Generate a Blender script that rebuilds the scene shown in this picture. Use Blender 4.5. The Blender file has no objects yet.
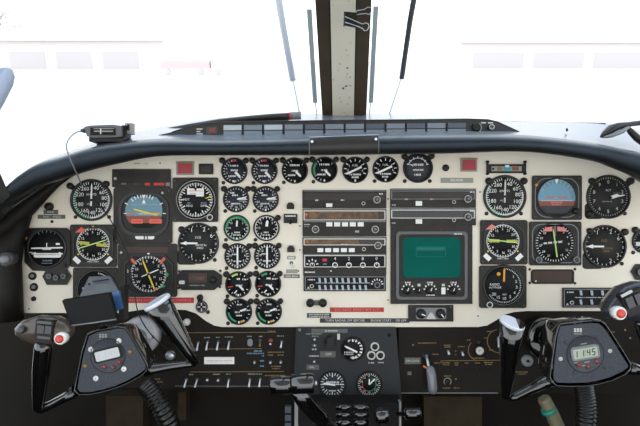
import bpy, math, random
from mathutils import Vector, Matrix
random.seed(7)
C = bpy.context.scene.collection
S = 0.002                      # metres per unit on the instrument board
PITCH = math.radians(17)
EYE = 2.3
PI = math.pi

# ------------------------------------------------------------------ materials
def lin(r, g, b):
    f = lambda v: (v/255/12.92) if v/255 <= .04045 else ((v/255+.055)/1.055)**2.4
    return (f(r), f(g), f(b), 1)
MATS = {}
def mat(name, col, rough=.5, metal=0, spec=.5, emit=None, es=0, coat=0, noise=None, bump=None):
    m = bpy.data.materials.new(name); m.use_nodes = True
    nt = m.node_tree; p = nt.nodes['Principled BSDF']
    p.inputs['Base Color'].default_value = col
    p.inputs['Roughness'].default_value = rough
    p.inputs['Metallic'].default_value = metal
    p.inputs['Specular IOR Level'].default_value = spec
    p.inputs['Coat Weight'].default_value = coat
    if emit:
        p.inputs['Emission Color'].default_value = emit
        p.inputs['Emission Strength'].default_value = es
    if noise or bump:
        tc = nt.nodes.new('ShaderNodeTexCoord')
    if noise:
        sc, col2, lo, hi = noise
        n = nt.nodes.new('ShaderNodeTexNoise'); n.inputs['Scale'].default_value = sc
        n.inputs['Detail'].default_value = 6
        r = nt.nodes.new('ShaderNodeValToRGB')
        r.color_ramp.elements[0].position = lo; r.color_ramp.elements[1].position = hi
        r.color_ramp.elements[0].color = col2; r.color_ramp.elements[1].color = col
        nt.links.new(tc.outputs['Object'], n.inputs['Vector'])
        nt.links.new(n.outputs['Fac'], r.inputs['Fac'])
        nt.links.new(r.outputs['Color'], p.inputs['Base Color'])
    if bump:
        sc, st = bump
        n = nt.nodes.new('ShaderNodeTexNoise'); n.inputs['Scale'].default_value = sc
        b = nt.nodes.new('ShaderNodeBump'); b.inputs['Strength'].default_value = st
        b.inputs['Distance'].default_value = .002
        nt.links.new(tc.outputs['Object'], n.inputs['Vector'])
        nt.links.new(n.outputs['Fac'], b.inputs['Height'])
        nt.links.new(b.outputs['Normal'], p.inputs['Normal'])
    MATS[name] = m
    return m
mat('cream', lin(237, 229, 212), .5, noise=(9, lin(229, 217, 195), .25, .5), spec=.3)
mat('cream_post', lin(232, 224, 202), .6, noise=(60, lin(176, 160, 128), .24, .34))
mat('black', lin(24, 22, 19), .45, spec=.35)
mat('capwhite', lin(226, 228, 238), .25, coat=.5)
mat('toggle', lin(222, 226, 234), .3, coat=.5)
mat('boardblack', lin(14, 12, 11), .5, spec=.2)
mat('matte', lin(26, 24, 22), .7, spec=.2)
mat('plate', lin(51, 48, 44), .55, spec=.3, noise=(40, lin(42, 39, 36), .3, .6))
mat('dial', lin(18, 18, 19), .6, spec=.25)
mat('dial_blue', lin(38, 44, 54), .6, spec=.3)
mat('bezel', lin(26, 26, 26), .4)
mat('gloss', lin(10, 9, 9), .1, spec=.8, coat=1)
mat('leather', lin(24, 22, 20), .38, spec=.5, coat=.12, bump=(500, .22), noise=(12, lin(24, 22, 19), .3, .6))
mat('deck', lin(120, 128, 140), .25, spec=.9)  # dark deck given a pale base colour to add to the sky's reflection
mat('cover', lin(38, 35, 34), .42)
mat('brown_lining', lin(70, 56, 36), .8, noise=(14, lin(44, 35, 24), .3, .6))
mat('brown_post', lin(70, 57, 34), .6, noise=(14, lin(60, 48, 28), .3, .6))
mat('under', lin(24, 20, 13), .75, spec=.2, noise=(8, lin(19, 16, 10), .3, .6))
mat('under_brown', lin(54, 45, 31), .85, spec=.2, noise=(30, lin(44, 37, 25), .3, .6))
mat('switch_panel', lin(27, 23, 17), .6, spec=.2)
mat('pedestal', lin(48, 50, 51), .6, spec=.25)
mat('white', lin(238, 238, 234), .5)
mat('offwhite', lin(205, 204, 196), .5)
mat('grey', lin(125, 128, 130), .5)
mat('midgrey', lin(95, 96, 97), .5)
mat('darkgrey', lin(66, 66, 68), .5)
mat('bluegrey', lin(70, 74, 83), .5, noise=(300, lin(58, 62, 70), .35, .6), spec=.35)
mat('clockgrey', lin(62, 66, 75), .5)
mat('silver', lin(200, 205, 215), .3, metal=.7)
mat('chrome', lin(225, 228, 235), .15, metal=1)
mat('brass', lin(150, 120, 70), .45, metal=.6)
mat('red', lin(196, 50, 44), .5)
mat('redplacard', lin(178, 42, 40), .5)
mat('lampred', lin(156, 48, 58), .4, emit=lin(200, 60, 66), es=.05)
mat('salmon', lin(226, 98, 78), .5)
mat('pinkflag', lin(222, 130, 125), .5)
mat('green', lin(40, 150, 100), .5)
mat('lime', lin(185, 225, 120), .5)
mat('mint', lin(150, 205, 180), .5)
mat('yellow', lin(230, 205, 60), .5)
mat('yellowdull', lin(190, 180, 70), .5)
mat('amber', lin(230, 165, 50), .5)
mat('ambertext', lin(140, 112, 66), .6)
mat('audiokey', lin(168, 182, 194), .4)
mat('dial_grey', lin(44, 43, 42), .6, spec=.25)
mat('collargrey', lin(178, 178, 180), .3, coat=.4)
mat('orange', lin(225, 110, 50), .5)
mat('sky_blue', lin(112, 158, 182), .5)
mat('adi_blue', lin(104, 142, 158), .5)
mat('adi_lightblue', lin(150, 180, 196), .5)
mat('adi_brown', lin(138, 74, 58), .55)
mat('adi_dark', lin(52, 54, 58), .6)
mat('tealscreen', lin(0, 80, 72), .3, emit=lin(0, 110, 98), es=.2, spec=.05, noise=(14, lin(0, 68, 60), .3, .7))
mat('teallines', lin(14, 100, 92), .3, emit=lin(10, 130, 116), es=.22, spec=.12)
mat('tealmark', lin(60, 150, 170), .3)
mat('browndisplay', lin(118, 84, 48), .35, noise=(90, lin(70, 48, 28), .35, .65))
mat('darkdisplay', lin(34, 22, 18), .25)
mat('slatedisplay', lin(52, 54, 56), .3)
mat('brownslot', lin(62, 42, 30), .5)
mat('lcd', lin(176, 186, 166), .35)
mat('lcdwhite', lin(208, 212, 214), .35)
mat('lcddigit', lin(34, 38, 36), .5)
mat('lcdfaint', lin(200, 203, 206), .5)
mat('litcell', lin(176, 186, 190), .5)
mat('dimcell', lin(122, 130, 140), .5)
mat('darkcell', lin(84, 90, 100), .5)
mat('redbutton', lin(214, 58, 44), .35, coat=.4)
mat('maroon', lin(128, 62, 58), .4, coat=.3)
mat('placard', lin(92, 94, 88), .6)
mat('palegrey', lin(150, 152, 140), .6)
mat('dymo', lin(30, 36, 44), .4)
mat('blueedge', lin(56, 92, 140), .3, coat=.3)
mat('headbrown', lin(74, 64, 54), .3, coat=.4)
mat('headblack', lin(44, 44, 52), .3, coat=.4)
mat('clear', lin(112, 116, 120), .2, coat=.5)
mat('hose', lin(17, 15, 12), .35, coat=.15)
mat('tape', lin(118, 114, 86), .6)
mat('greentape', lin(40, 140, 120), .6)
mat('side', lin(23, 20, 16), .6, spec=.25, noise=(6, lin(18, 16, 12), .3, .6))
mat('edgegrey', lin(150, 148, 146), .5)
mat('strip', lin(176, 190, 190), .6)
mat('rubber', lin(62, 64, 66), .6)
mat('armgrey', lin(232, 238, 246), .5)
mat('prop', lin(150, 160, 178), .5)
mat('apron', lin(238, 228, 218), .9, spec=.1, noise=(.06, lin(230, 220, 210), .3, .6))
mat('hangar', lin(226, 218, 214), .9, spec=.1)  # hangar and tree colours kept near white to imitate haze over the view
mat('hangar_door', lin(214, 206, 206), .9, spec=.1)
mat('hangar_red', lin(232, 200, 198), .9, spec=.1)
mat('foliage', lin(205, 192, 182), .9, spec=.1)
mat('engine', lin(215, 216, 220), .4)
mat('headliner', lin(226, 222, 212), .8)
def glass_mat():
    m = bpy.data.materials.new('windscreen_glass'); m.use_nodes = True
    nt = m.node_tree; nt.nodes.remove(nt.nodes['Principled BSDF'])
    out = nt.nodes['Material Output']
    tr = nt.nodes.new('ShaderNodeBsdfTransparent'); tr.inputs['Color'].default_value = (.985, .99, .99, 1)
    gl = nt.nodes.new('ShaderNodeBsdfGlossy'); gl.inputs['Roughness'].default_value = .02
    lw = nt.nodes.new('ShaderNodeLayerWeight'); lw.inputs['Blend'].default_value = .5
    pw = nt.nodes.new('ShaderNodeMath'); pw.operation = 'POWER'; pw.inputs[1].default_value = 5
    fr = nt.nodes.new('ShaderNodeMath'); fr.operation = 'MULTIPLY_ADD'; fr.inputs[1].default_value = .35; fr.inputs[2].default_value = .015
    nt.links.new(lw.outputs['Facing'], pw.inputs[0]); nt.links.new(pw.outputs[0], fr.inputs[0])
    mx = nt.nodes.new('ShaderNodeMixShader')
    nt.links.new(fr.outputs[0], mx.inputs[0]); nt.links.new(tr.outputs[0], mx.inputs[1])
    nt.links.new(gl.outputs[0], mx.inputs[2]); nt.links.new(mx.outputs[0], out.inputs['Surface'])
    MATS['glass'] = m
glass_mat()

MATS['leather'].node_tree.nodes['Principled BSDF'].inputs['Specular Tint'].default_value = (.55, .76, 1, 1)  # blue sheen of the sky put into the roll's specular colour

# ------------------------------------------------------------------ helpers
def W(px, py, y=0.0):
    """point of the cockpit frame: board units -> metres at distance y behind the board face"""
    k = S*(1+y)
    return Vector(((px-320)*k, y, (213-py)*k))
GLY = {}
def glyph(txt):
    if txt in GLY: return GLY[txt]
    cu = bpy.data.curves.new('t', 'FONT'); cu.body = txt; cu.size = 1; cu.resolution_u = 2
    cu.align_x = 'CENTER'; cu.align_y = 'CENTER'
    o = bpy.data.objects.new('t', cu); C.objects.link(o)
    bpy.context.view_layer.update()
    dg = bpy.context.evaluated_depsgraph_get()
    me = bpy.data.meshes.new_from_object(o.evaluated_get(dg))
    vs = [(v.co.x/.72, v.co.y/.72) for v in me.vertices]
    fs = [tuple(p.vertices) for p in me.polygons]
    bpy.data.objects.remove(o); bpy.data.curves.remove(cu); bpy.data.meshes.remove(me)
    GLY[txt] = (vs, fs)
    return GLY[txt]

INFO = {}
def thing(name, label, cat, ox, oy, y0=0.0, dref=1.5, group=None):
    o = bpy.data.objects.new(name, None); C.objects.link(o)
    o.empty_display_size = .01
    k = 1 - dref*S if dref else 1
    ax = 320+(ox-320)*k; ay = 213+(oy-213)*k
    o.location = W(ax, ay, y0)
    o['label'] = label; o['category'] = cat
    if group: o['group'] = group
    INFO[o.name] = (ox, oy, S*(1+y0), o.location.copy())
    return o
def ang(a): a = math.radians(a); return math.sin(a), -math.cos(a)   # clockwise from top, board units (y down)

class MB:
    """collects shapes of ONE mesh. board units: x right, y DOWN, d towards the pilot"""
    def __init__(s, root=None):
        s.root = root; s.v = []; s.f = []; s.m = []; s.mats = []; s.smooth = []
        if root is not None:
            s.ox, s.oy, s.s, s.loc = INFO[root.name]
        else:
            s.ox, s.oy, s.s, s.loc = 320, 213, S, Vector((0, 0, 0))
    def mi(s, m):
        if m not in s.mats: s.mats.append(m)
        return s.mats.index(m)
    def P(s, x, y, d): return ((x-s.ox)*s.s, -d*s.s, (s.oy-y)*s.s)
    def add(s, vs, fs, m, smooth=False):
        b = len(s.v); s.v += [tuple(v) for v in vs]; k = s.mi(m)
        for f in fs:
            s.f.append(tuple(b+i for i in f)); s.m.append(k); s.smooth.append(smooth)
    def poly(s, pts, d, m):            # flat printed shape
        n = len(pts)
        a = sum(pts[i][0]*pts[(i+1) % n][1]-pts[(i+1) % n][0]*pts[i][1] for i in range(n))
        if a > 0: pts = pts[::-1]      # y is down: this order faces the pilot
        s.add([s.P(x, y, d) for x, y in pts], [tuple(range(n))], m)
    def prism(s, pts, d0, d1, m, bev=0, side=None):
        n = len(pts)
        a = sum(pts[i][0]*pts[(i+1) % n][1]-pts[(i+1) % n][0]*pts[i][1] for i in range(n))
        if a > 0: pts = pts[::-1]
        rings = [(0, d0), (0, d1-bev), (bev, d1)] if bev else [(0, d0), (0, d1)]
        vs = []
        for ins, d in rings:
            for i in range(n):
                x, y = pts[i]
                if ins:
                    p, q = Vector(pts[i-1]), Vector(pts[(i+1) % n]); c = Vector((x, y))
                    e1 = (c-p).normalized(); e2 = (q-c).normalized()
                    n1 = Vector((e1.y, -e1.x)); n2 = Vector((e2.y, -e2.x))
                    nn = n1+n2
                    nn = nn/max(.35, nn.length_squared/2) if nn.length > 1e-6 else n1
                    c = c-nn*ins
                    x, y = c.x, c.y
                vs.append(s.P(x, y, d))
        fs = [tuple(range((len(rings)-1)*n, len(rings)*n)), tuple(range(n-1, -1, -1))]
        for r in range(len(rings)-1):
            for i in range(n):
                j = (i+1) % n
                fs.append((r*n+i, r*n+j, (r+1)*n+j, (r+1)*n+i))
        s.add(vs, fs[:1]+fs[1:2], m)
        b = len(s.v)-len(vs); k = s.mi(side or m)
        for f in fs[2:]:
            s.f.append(tuple(b+i for i in f)); s.m.append(k); s.smooth.append(False)
    def box(s, x0, y0, x1, y1, d0, d1, m, bev=0):
        s.prism([(x0, y0), (x1, y0), (x1, y1), (x0, y1)], d0, d1, m, bev)
    def rrect(s, x0, y0, x1, y1, r, d0, d1, m, bev=0, n=4):
        s.prism(rr(x0, y0, x1, y1, r, n), d0, d1, m, bev)
    def frame(s, outer, inner, d0, d1, m):      # ring between two outlines of equal point count
        n = len(outer); vs = []
        for pts, d in ((outer, d0), (outer, d1), (inner, d1), (inner, d0)):
            vs += [s.P(x, y, d) for x, y in pts]
        fs = []
        for r in range(3):
            for i in range(n):
                j = (i+1) % n
                fs.append((r*n+i, r*n+j, (r+1)*n+j, (r+1)*n+i))
        s.add(vs, fs, m)
    def lathe(s, cx, cy, prof, m, seg=36, ang0=0):
        vs = []; fs = []; n = len(prof)
        for r, d in prof:
            if r <= 0: vs.append(s.P(cx, cy, d)); continue
            for k in range(seg):
                a = 2*PI*k/seg+ang0
                vs.append(s.P(cx+r*math.cos(a), cy+r*math.sin(a), d))
        idx = []; b = 0
        for r, d in prof:
            idx.append(b); b += 1 if r <= 0 else seg
        for i in range(n-1):
            r0, r1 = prof[i][0], prof[i+1][0]
            for k in range(seg):
                j = (k+1) % seg
                if r0 > 0 and r1 > 0: fs.append((idx[i]+k, idx[i]+j, idx[i+1]+j, idx[i+1]+k)[::-1])
                elif r0 > 0: fs.append((idx[i]+k, idx[i]+j, idx[i+1])[::-1])
                elif r1 > 0: fs.append((idx[i], idx[i+1]+j, idx[i+1]+k)[::-1])
        s.add(vs, fs, m, True)
    def disc(s, cx, cy, r, d, m, seg=32):
        s.poly([(cx+r*math.cos(2*PI*k/seg), cy+r*math.sin(2*PI*k/seg)) for k in range(seg)], d, m)
    def line(s, x0, y0, x1, y1, w, d, m):
        v = Vector((x1-x0, y1-y0))
        if v.length < 1e-6: return
        n = Vector((-v.y, v.x)).normalized()*w/2
        s.poly([(x0+n.x, y0+n.y), (x1+n.x, y1+n.y), (x1-n.x, y1-n.y), (x0-n.x, y0-n.y)], d, m)
    def ticks(s, cx, cy, r0, r1, n, a0, a1, w, d, m, full=False):
        for k in range(n):
            a = a0+(a1-a0)*k/(n if full else max(1, n-1)); x, y = ang(a)
            s.line(cx+x*r0, cy+y*r0, cx+x*r1, cy+y*r1, w, d, m)
    def arc(s, cx, cy, r0, r1, a0, a1, d, m, n=14):
        vs = []
        for k in range(n+1):
            x, y = ang(a0+(a1-a0)*k/n)
            vs += [s.P(cx+x*r0, cy+y*r0, d), s.P(cx+x*r1, cy+y*r1, d)]
        s.add(vs, [(2*k, 2*k+2, 2*k+3, 2*k+1)[::-1] for k in range(n)], m)
    def text(s, t, cx, cy, h, d, m, rot=0, wid=1):
        vs, fs = glyph(t); c, q = math.cos(math.radians(rot)), math.sin(math.radians(rot))
        s.add([s.P(cx+(x*wid*c-y*q)*h, cy-(x*wid*q+y*c)*h, d) for x, y in vs], fs, m)
    def nums(s, cx, cy, r, h, items, d, m):
        for t, a in items:
            x, y = ang(a); s.text(t, cx+x*r, cy+y*r, h, d, m)
    def dashes(s, x0, x1, y, h, d, m):           # lettering too small to read
        x = x0
        while x < x1-.3:
            w = random.uniform(.5, .95)
            s.poly([(x, y-h/2), (min(x+w, x1), y-h/2), (min(x+w, x1), y+h/2), (x, y+h/2)], d, m)
            x += w+random.choice((.35, .35, .4, .9))
    def seg(s, cx, cy, r, t0, t1, d, m, n=20):   # slice of a disc between heights t0..t1 (y down, -r..r)
        pts = []
        for k in range(n+1):
            t = t0+(t1-t0)*k/n; w = math.sqrt(max(0, r*r-t*t)); pts.append((cx+w, cy+t))
        for k in range(n, -1, -1):
            t = t0+(t1-t0)*k/n; w = math.sqrt(max(0, r*r-t*t)); pts.append((cx-w, cy+t))
        s.poly(pts, d, m)
    def tube(s, pts, rad, m, seg=10, cap=True, squash=None):     # pts in cockpit metres
        pts = [Vector(p)-s.loc for p in pts]; n = len(pts)
        if not isinstance(rad, (list, tuple)): rad = [rad]*n
        T = [(pts[min(i+1, n-1)]-pts[max(i-1, 0)]).normalized() for i in range(n)]
        ref = Vector((0, 1, 0)) if abs(T[0].y) < .9 else Vector((0, 0, 1))
        u = T[0].cross(ref).normalized(); vs = []
        for i in range(n):
            u = (u-T[i]*u.dot(T[i])).normalized(); w = T[i].cross(u)
            q = squash or 1
            for k in range(seg):
                a = 2*PI*k/seg
                vs.append(pts[i]+u*math.cos(a)*rad[i]+w*math.sin(a)*rad[i]*q)
        fs = [(i*seg+k, i*seg+(k+1) % seg, (i+1)*seg+(k+1) % seg, (i+1)*seg+k) for i in range(n-1) for k in range(seg)]
        s.add(vs, fs, m, True)
        if cap:
            b = len(s.v)-len(vs); kk = s.mi(m)
            s.f.append(tuple(b+k for k in range(seg-1, -1, -1))); s.m.append(kk); s.smooth.append(False)
            s.f.append(tuple(b+(n-1)*seg+k for k in range(seg))); s.m.append(kk); s.smooth.append(False)
    def hexa(s, p, m):                            # eight corner points in cockpit metres, 0-3 one face, 4-7 the other
        s.add([Vector(q)-s.loc for q in p], [(0, 1, 2, 3), (7, 6, 5, 4), (0, 4, 5, 1), (1, 5, 6, 2), (2, 6, 7, 3), (3, 7, 4, 0)], m)
    def grid(s, rows, m, closed=False, smooth=True):   # rows of cockpit points
        R = len(rows); n = len(rows[0])
        vs = [Vector(p)-s.loc for r in rows for p in r]; fs = []
        for i in range(R-1):
            for k in range(n if closed else n-1):
                j = (k+1) % n
                fs.append((i*n+k, i*n+j, (i+1)*n+j, (i+1)*n+k))
        s.add(vs, fs, m, smooth)
    def build(s, name, parent=None, fix=False):
        me = bpy.data.meshes.new(name); me.from_pydata(s.v, [], s.f)
        for m in s.mats: me.materials.append(MATS[m])
        me.polygons.foreach_set('material_index', s.m); me.polygons.foreach_set('use_smooth', s.smooth)
        me.update()
        if fix:
            import bmesh
            bm = bmesh.new(); bm.from_mesh(me); bmesh.ops.recalc_face_normals(bm, faces=bm.faces); bm.to_mesh(me); bm.free()
        o = bpy.data.objects.new(name, me); C.objects.link(o)
        if parent is not None: o.parent = parent
        elif s.root is not None: o.parent = s.root
        return o
def rr(x0, y0, x1, y1, r, n=4):
    pts = []
    for cx, cy, a0 in ((x1-r, y0+r, -90), (x1-r, y1-r, 0), (x0+r, y1-r, 90), (x0+r, y0+r, 180)):
        for k in range(n+1):
            a = math.radians(a0+90*k/n); pts.append((cx+r*math.cos(a), cy+r*math.sin(a)))
    return pts
def octo(x0, y0, x1, y1, c):
    return [(x0+c, y0), (x1-c, y0), (x1, y0+c), (x1, y1-c), (x1-c, y1), (x0+c, y1), (x0, y1-c), (x0, y0+c)]
def tagm(o, label, cat, group=None):
    o['label'] = label; o['category'] = cat
    if group: o['group'] = group
    return o
EXT = []
def struct(o, ext=False):
    o['kind'] = 'structure'
    if ext: EXT.append(o)
    return o

# common small parts -----------------------------------------------------------
def screw(root, x, y, r=1.9, d=0, m='black', name='mounting_screw', parent=None):
    b = MB(root); b.lathe(x, y, [(r, d), (r, d+.6), (r*.7, d+1), (0, d+1)], m, 14)
    b.line(x-r*.5, y-r*.3, x+r*.5, y+r*.3, .35, d+1.05, 'darkgrey'); return b.build(name, parent)
def post_light(root, x, y, r=3.0, tx=0, ty=0):
    b = MB(root); b.lathe(x, y, [(r, 0), (r, 2.4), (r*.8, 3.2), (r*.3, 3.6), (0, 3.6)], 'black', 18)
    if tx or ty:
        v = Vector((tx, ty)); n = Vector((-v.y, v.x)).normalized()*r*.75
        b.prism([(x+n.x, y+n.y), (x+tx+n.x, y+ty+n.y), (x+tx-n.x, y+ty-n.y), (x-n.x, y-n.y)], 0, 1.8, 'black')
    return b.build('post_light')
def bezel(root, cx, cy, r, w, m='bezel', h=2.4, name='bezel', d0=0):
    b = MB(root); b.lathe(cx, cy, [(r, d0), (r, h-.6), (r-.5, h), (r-w+.3, h), (r-w, h-.3), (r-w, d0+.4)], m, 44)
    return b.build(name)
def dial(root, cx, cy, r, fn, m='dial', name='dial', d=.5):
    b = MB(root); b.lathe(cx, cy, [(r, d-.4), (r, d), (0, d)], m, 40); fn(b, d+.08); return b.build(name)
def needle(root, cx, cy, L, a, w, m, tail=2, d=1.0, name='needle', hub=1.2):
    b = MB(root); x, y = ang(a); nx, ny = -y, x
    tip = (cx+x*L, cy+y*L); tl = (cx-x*tail, cy-y*tail)
    b.prism([(tl[0]+nx*w*.5, tl[1]+ny*w*.5), (cx+x*L*.82+nx*w*.5, cy+y*L*.82+ny*w*.5), tip,
             (cx+x*L*.82-nx*w*.5, cy+y*L*.82-ny*w*.5), (tl[0]-nx*w*.5, tl[1]-ny*w*.5)], d, d+.25, m)
    if hub: b.lathe(cx, cy, [(hub, d-.1), (hub, d+.4), (0, d+.45)], m if hub < 0 else 'black', 14)
    return b.build(name)
def knob(root, x, y, r, h, m='black', ring=None, name='knob', d0=0, parent=None, mark=None):
    b = MB(root)
    b.lathe(x, y, [(r*1.05, d0), (r, d0+h*.7), (r*.85, d0+h), (0, d0+h)], m, 20)
    if ring:
        b.lathe(x, y, [(r*1.0, d0+h), (r*1.0, d0+h+.12), (r*.66, d0+h+.12), (r*.66, d0+h)], ring, 22)
    if mark is not None:
        ax, ay = ang(mark); b.line(x, y, x+ax*r*.85, y+ay*r*.85, max(.4, r*.22), d0+h+.14, 'white')
    return b.build(name, parent)
def toggle(root, x, y, dx=0, dy=3, r=.95, m='silver', d0=0, parent=None, L=3.2, name='toggle_switch', nut='darkgrey'):
    b = MB(root)
    b.lathe(x, y, [(1.7, d0), (1.7, d0+.5), (1.0, d0+.8), (0, d0+.8)], nut, 12)
    p = lambda px, py, d: Vector(b.P(px, py, d))+b.loc
    b.tube([p(x, y, d0+.5), p(x+dx*.6, y+dy*.6, d0+.5+L*.6), p(x+dx, y+dy, d0+L), p(x+dx*1.08, y+dy*1.08, d0+L+.3)],
           [r*.6*b.s, r*.8*b.s, r*1.05*b.s, r*.5*b.s], 'toggle' if m == 'silver' else m, 8)
    return b.build(name, parent)

# ================================================================== SETTING
# cream instrument board
pan = [(12, 313), (12, 250), (16, 236), (24, 219), (34, 202), (46, 188), (60, 176), (78, 166), (110, 158), (140, 152), (175, 148.5), (210, 147),
       (310, 146), (430, 144), (500, 144.5), (540, 148), (576, 154), (606, 162), (632, 173), (655, 188), (670, 210), (674, 240), (674, 311),
       (528, 311), (514, 312), (505, 314.5), (495, 321), (487, 325.5), (478, 327), (222, 327), (214, 325.5), (206, 321), (196, 313.5), (186, 310), (150, 308.5), (120, 313)]
ip = thing('instrument_panel', 'cream painted instrument board with rounded corners under the black glareshield', 'panel', 320, 240, 0, 0)
b = MB(ip); b.prism(pan, -1.5, 0, 'cream', .0, side='edgegrey')
b.text('OFF', 146, 164, 2.2, .05, 'palegrey'); b.dashes(134, 141, 163.5, 1.4, .05, 'palegrey')
b.build('board')
for x, y in ((29, 309), (300, 226), (300, 250), (298.5, 271), (388, 300), (482, 298), (472, 293), (480, 192), (388, 199), (160, 163), (577, 230), (576, 299), (70, 305), (232, 323), (478, 316)):
    b = MB(ip); b.lathe(x, y, [(.8, 0), (.8, .2), (0, .3)], 'darkgrey', 10); b.build('rivet')

# rolled glareshield lip
glare = thing('glareshield', 'black padded glareshield roll curving over the top of the cream board', 'glareshield', 320, 144, -.06, 0)
lip = [(-60, 235, 290, -.22), (-30, 214, 250, -.16), (-10, 200, 228, -.12), (7.5, 189, 208, -.09), (25, 173, 197, -.075), (43, 161.5, 187, -.065), (65, 155, 180, -.06), (88, 147.7, 172, -.06), (113, 142.7, 165.5, -.06),
       (160, 138.6, 156.5, -.06), (225, 139.0, 155.5, -.06), (310, 137.3, 155.5, -.06), (380, 135, 154.5, -.06), (450, 134, 153.5, -.06), (505, 134.2, 151.5, -.06), (545, 136.5, 154, -.06),
       (590, 142, 161.5, -.06), (615, 146.5, 170, -.065), (640, 152.5, 181, -.07), (665, 165, 200, -.09), (690, 185, 225, -.13), (710, 205, 260, -.2)]
def catmull(P, n=4):
    out = []
    for i in range(len(P)-1):
        p0, p1, p2, p3 = P[max(i-1, 0)], P[i], P[i+1], P[min(i+2, len(P)-1)]
        for k in range(n):
            t = k/n
            out.append(tuple(.5*(2*b_+(c-a)*t+(2*a-5*b_+4*c-d)*t*t+(-a+3*b_-3*c+d)*t**3) for a, b_, c, d in zip(p0, p1, p2, p3)))
    out.append(tuple(P[-1])); return out
rows = []; LIP = catmull(lip)
for px, t, bt, y in LIP:
    cc = W(px, (t+bt)/2, y); hz = (bt-t)/2*S*(1+y); hy = .036; r = []
    for k in range(24):
        a = 2*PI*k/24; c, q = math.cos(a), math.sin(a)
        e = .62
        u, v = hy*math.copysign(abs(c)**e, c), hz*math.copysign(abs(q)**e, q)
        ct, st = math.cos(PITCH), math.sin(PITCH)
        r.append(Vector((0, u*ct-v*st, u*st+v*ct)))      # section stands level, board leans back
    pys = [213-(cc.z+p.z)/(S*(1+y+p.y)) for p in r]; lo, hi = min(pys), max(pys); r2 = []
    for p, yy in zip(r, pys):
        q_ = t+(yy-lo)/(hi-lo)*(bt-t)
        r2.append(Vector((cc.x, y+p.y, (213-q_)*S*(1+y+p.y))))
    rows.append(r2)
b = MB(glare); b.grid(rows, 'leather', closed=True); b.build('padded_roll', fix=True)
# centre pad with two screws
def roll_front(px, py): return W(px, py, -.098)
b = MB(glare); q = [(309, 137.4, 309.5, 154.2), (332, 136.4, 332, 154), (355, 135.6, 355, 153.8), (378.5, 134.6, 379, 153.4)]
rws = [[W(x, t-.6, -.05), W(x, t+.3, -.088), W(x, t+1.8, -.0985), W(x2, (t+bt)/2, -.1), W(x2, bt-.6, -.0975), W(x2, bt+.3, -.088)] for x, t, x2, bt in q]
b.grid(rws, 'cover'); 
for x in (309.3, 378.8):
    t = 137.4 if x < 340 else 134.6
    b.tube([W(x, t, -.094), W(x, t+1.8, -.1), W(x, t+10, -.101), W(x, t+18.5, -.0985)], .0006, 'grey', 6)
b.tube([W(309.3, 137.2, -.093), W(340, 136.1, -.093), W(378.8, 134.6, -.093)], .0006, 'silver', 6)
pad = b.build('centre_pad')
for x, y in ((312, 141.5), (376, 139)):
    b = MB(glare); b.tube([W(x, y, -.1), W(x, y, -.1035)], .0026, 'silver', 12); b.build('pad_screw', pad)
# deck behind the roll, to the windscreen base
back = [(-60, 215, 1.0), (0, 190, 1.0), (25, 171, 1.0), (45, 160, 1.01), (85, 146, 1.03), (110, 137, 1.06), (150, 129, 1.12), (200, 120, 1.22), (260, 115, 1.31), (320, 113.5, 1.34),
        (380, 113.5, 1.34), (440, 115.5, 1.3), (500, 121, 1.2), (560, 122, 1.17), (610, 124, 1.13), (640, 131, 1.11), (680, 148, 1.08), (710, 190, 1.05)]
BK = catmull(back, 4)
def lip_at(px):
    for i in range(len(LIP)-1):
        if LIP[i][0] <= px <= LIP[i+1][0]:
            t = (px-LIP[i][0])/(LIP[i+1][0]-LIP[i][0]); return [a+(c-a)*t for a, c in zip(LIP[i], LIP[i+1])]
    return LIP[-1]
b = MB(glare); top = []; bot = []
for px, py, f in BK:
    l = lip_at(px); k = (1+l[3])/f
    p0 = W(px, l[1]+1.0, l[3]+.025); p1 = W(px, py, f-1); top.append([p0, p0.lerp(p1, .5), p1])
b.grid(top, 'deck'); b.build('deck')

# warning light strip standing on the deck
ann = thing('annunciator_strip', 'long dark warning light strip with two rows of grey cells standing on the glareshield', 'warning light panel', 340, 130, .0, 0)
FA = .02
f_out = [(150, 141), (150, 137), (172, 132), (190, 126.5), (204, 123.4), (225, 122), (320, 120.6), (400, 119.8), (470, 119), (488, 119.6), (498, 122), (510, 127.5), (522, 133), (522, 139)]
b = MB(ann)
n = len(f_out); fr_ = [W(x, y, FA)-b.loc for x, y in f_out]
bk_ = [W(x, y, FA)-b.loc+Vector((0, .20 if 170 < x < 512 else .05, .008 if 195 < x < 505 else 0)) for x, y in f_out]
b.add(fr_, [tuple(range(n))], 'cover'); b.add(fr_+bk_, [(i, i+1, n+i+1, n+i) for i in range(n-1)], 'cover')
b.add(bk_, [tuple(range(n-1, -1, -1))], 'cover')
b.tube([W(x, y, FA) for x, y in f_out[2:-1]], .0011, 'cover', 6)
body = b.build('housing', fix=True)
cells = ['litcell', 'dimcell', 'litcell', 'dimcell', 'darkcell', 'dimcell', 'dimcell', 'darkcell', 'dimcell', 'darkcell', 'dimcell', 'darkcell']
x = 223.5; yt = 125.0
for k in range(12):
    w = 18.0; t0 = yt-1.0*k/11*2.3
    for r_, (ya, yb) in enumerate(((t0+.2, t0+5.2), (t0+6.2, t0+10))):
        b = MB(ann)
        p = [W(x, ya, FA-.002), W(x+w, ya-.1, FA-.002), W(x+w, yb-.1, FA-.002), W(x, yb, FA-.002)]
        b.hexa(p+[v+Vector((0, .004, 0)) for v in p], cells[k] if r_ == 0 else 'dimcell'); b.build('warning_cell', fix=True)
    x += 20.4
    if k < 11:
        b = MB(ann); b.tube([W(x-1.2, t0, FA-.001), W(x-1.2, t0+10.5, FA-.001)], .0009, 'black', 6); b.build('cell_divider')
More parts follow.
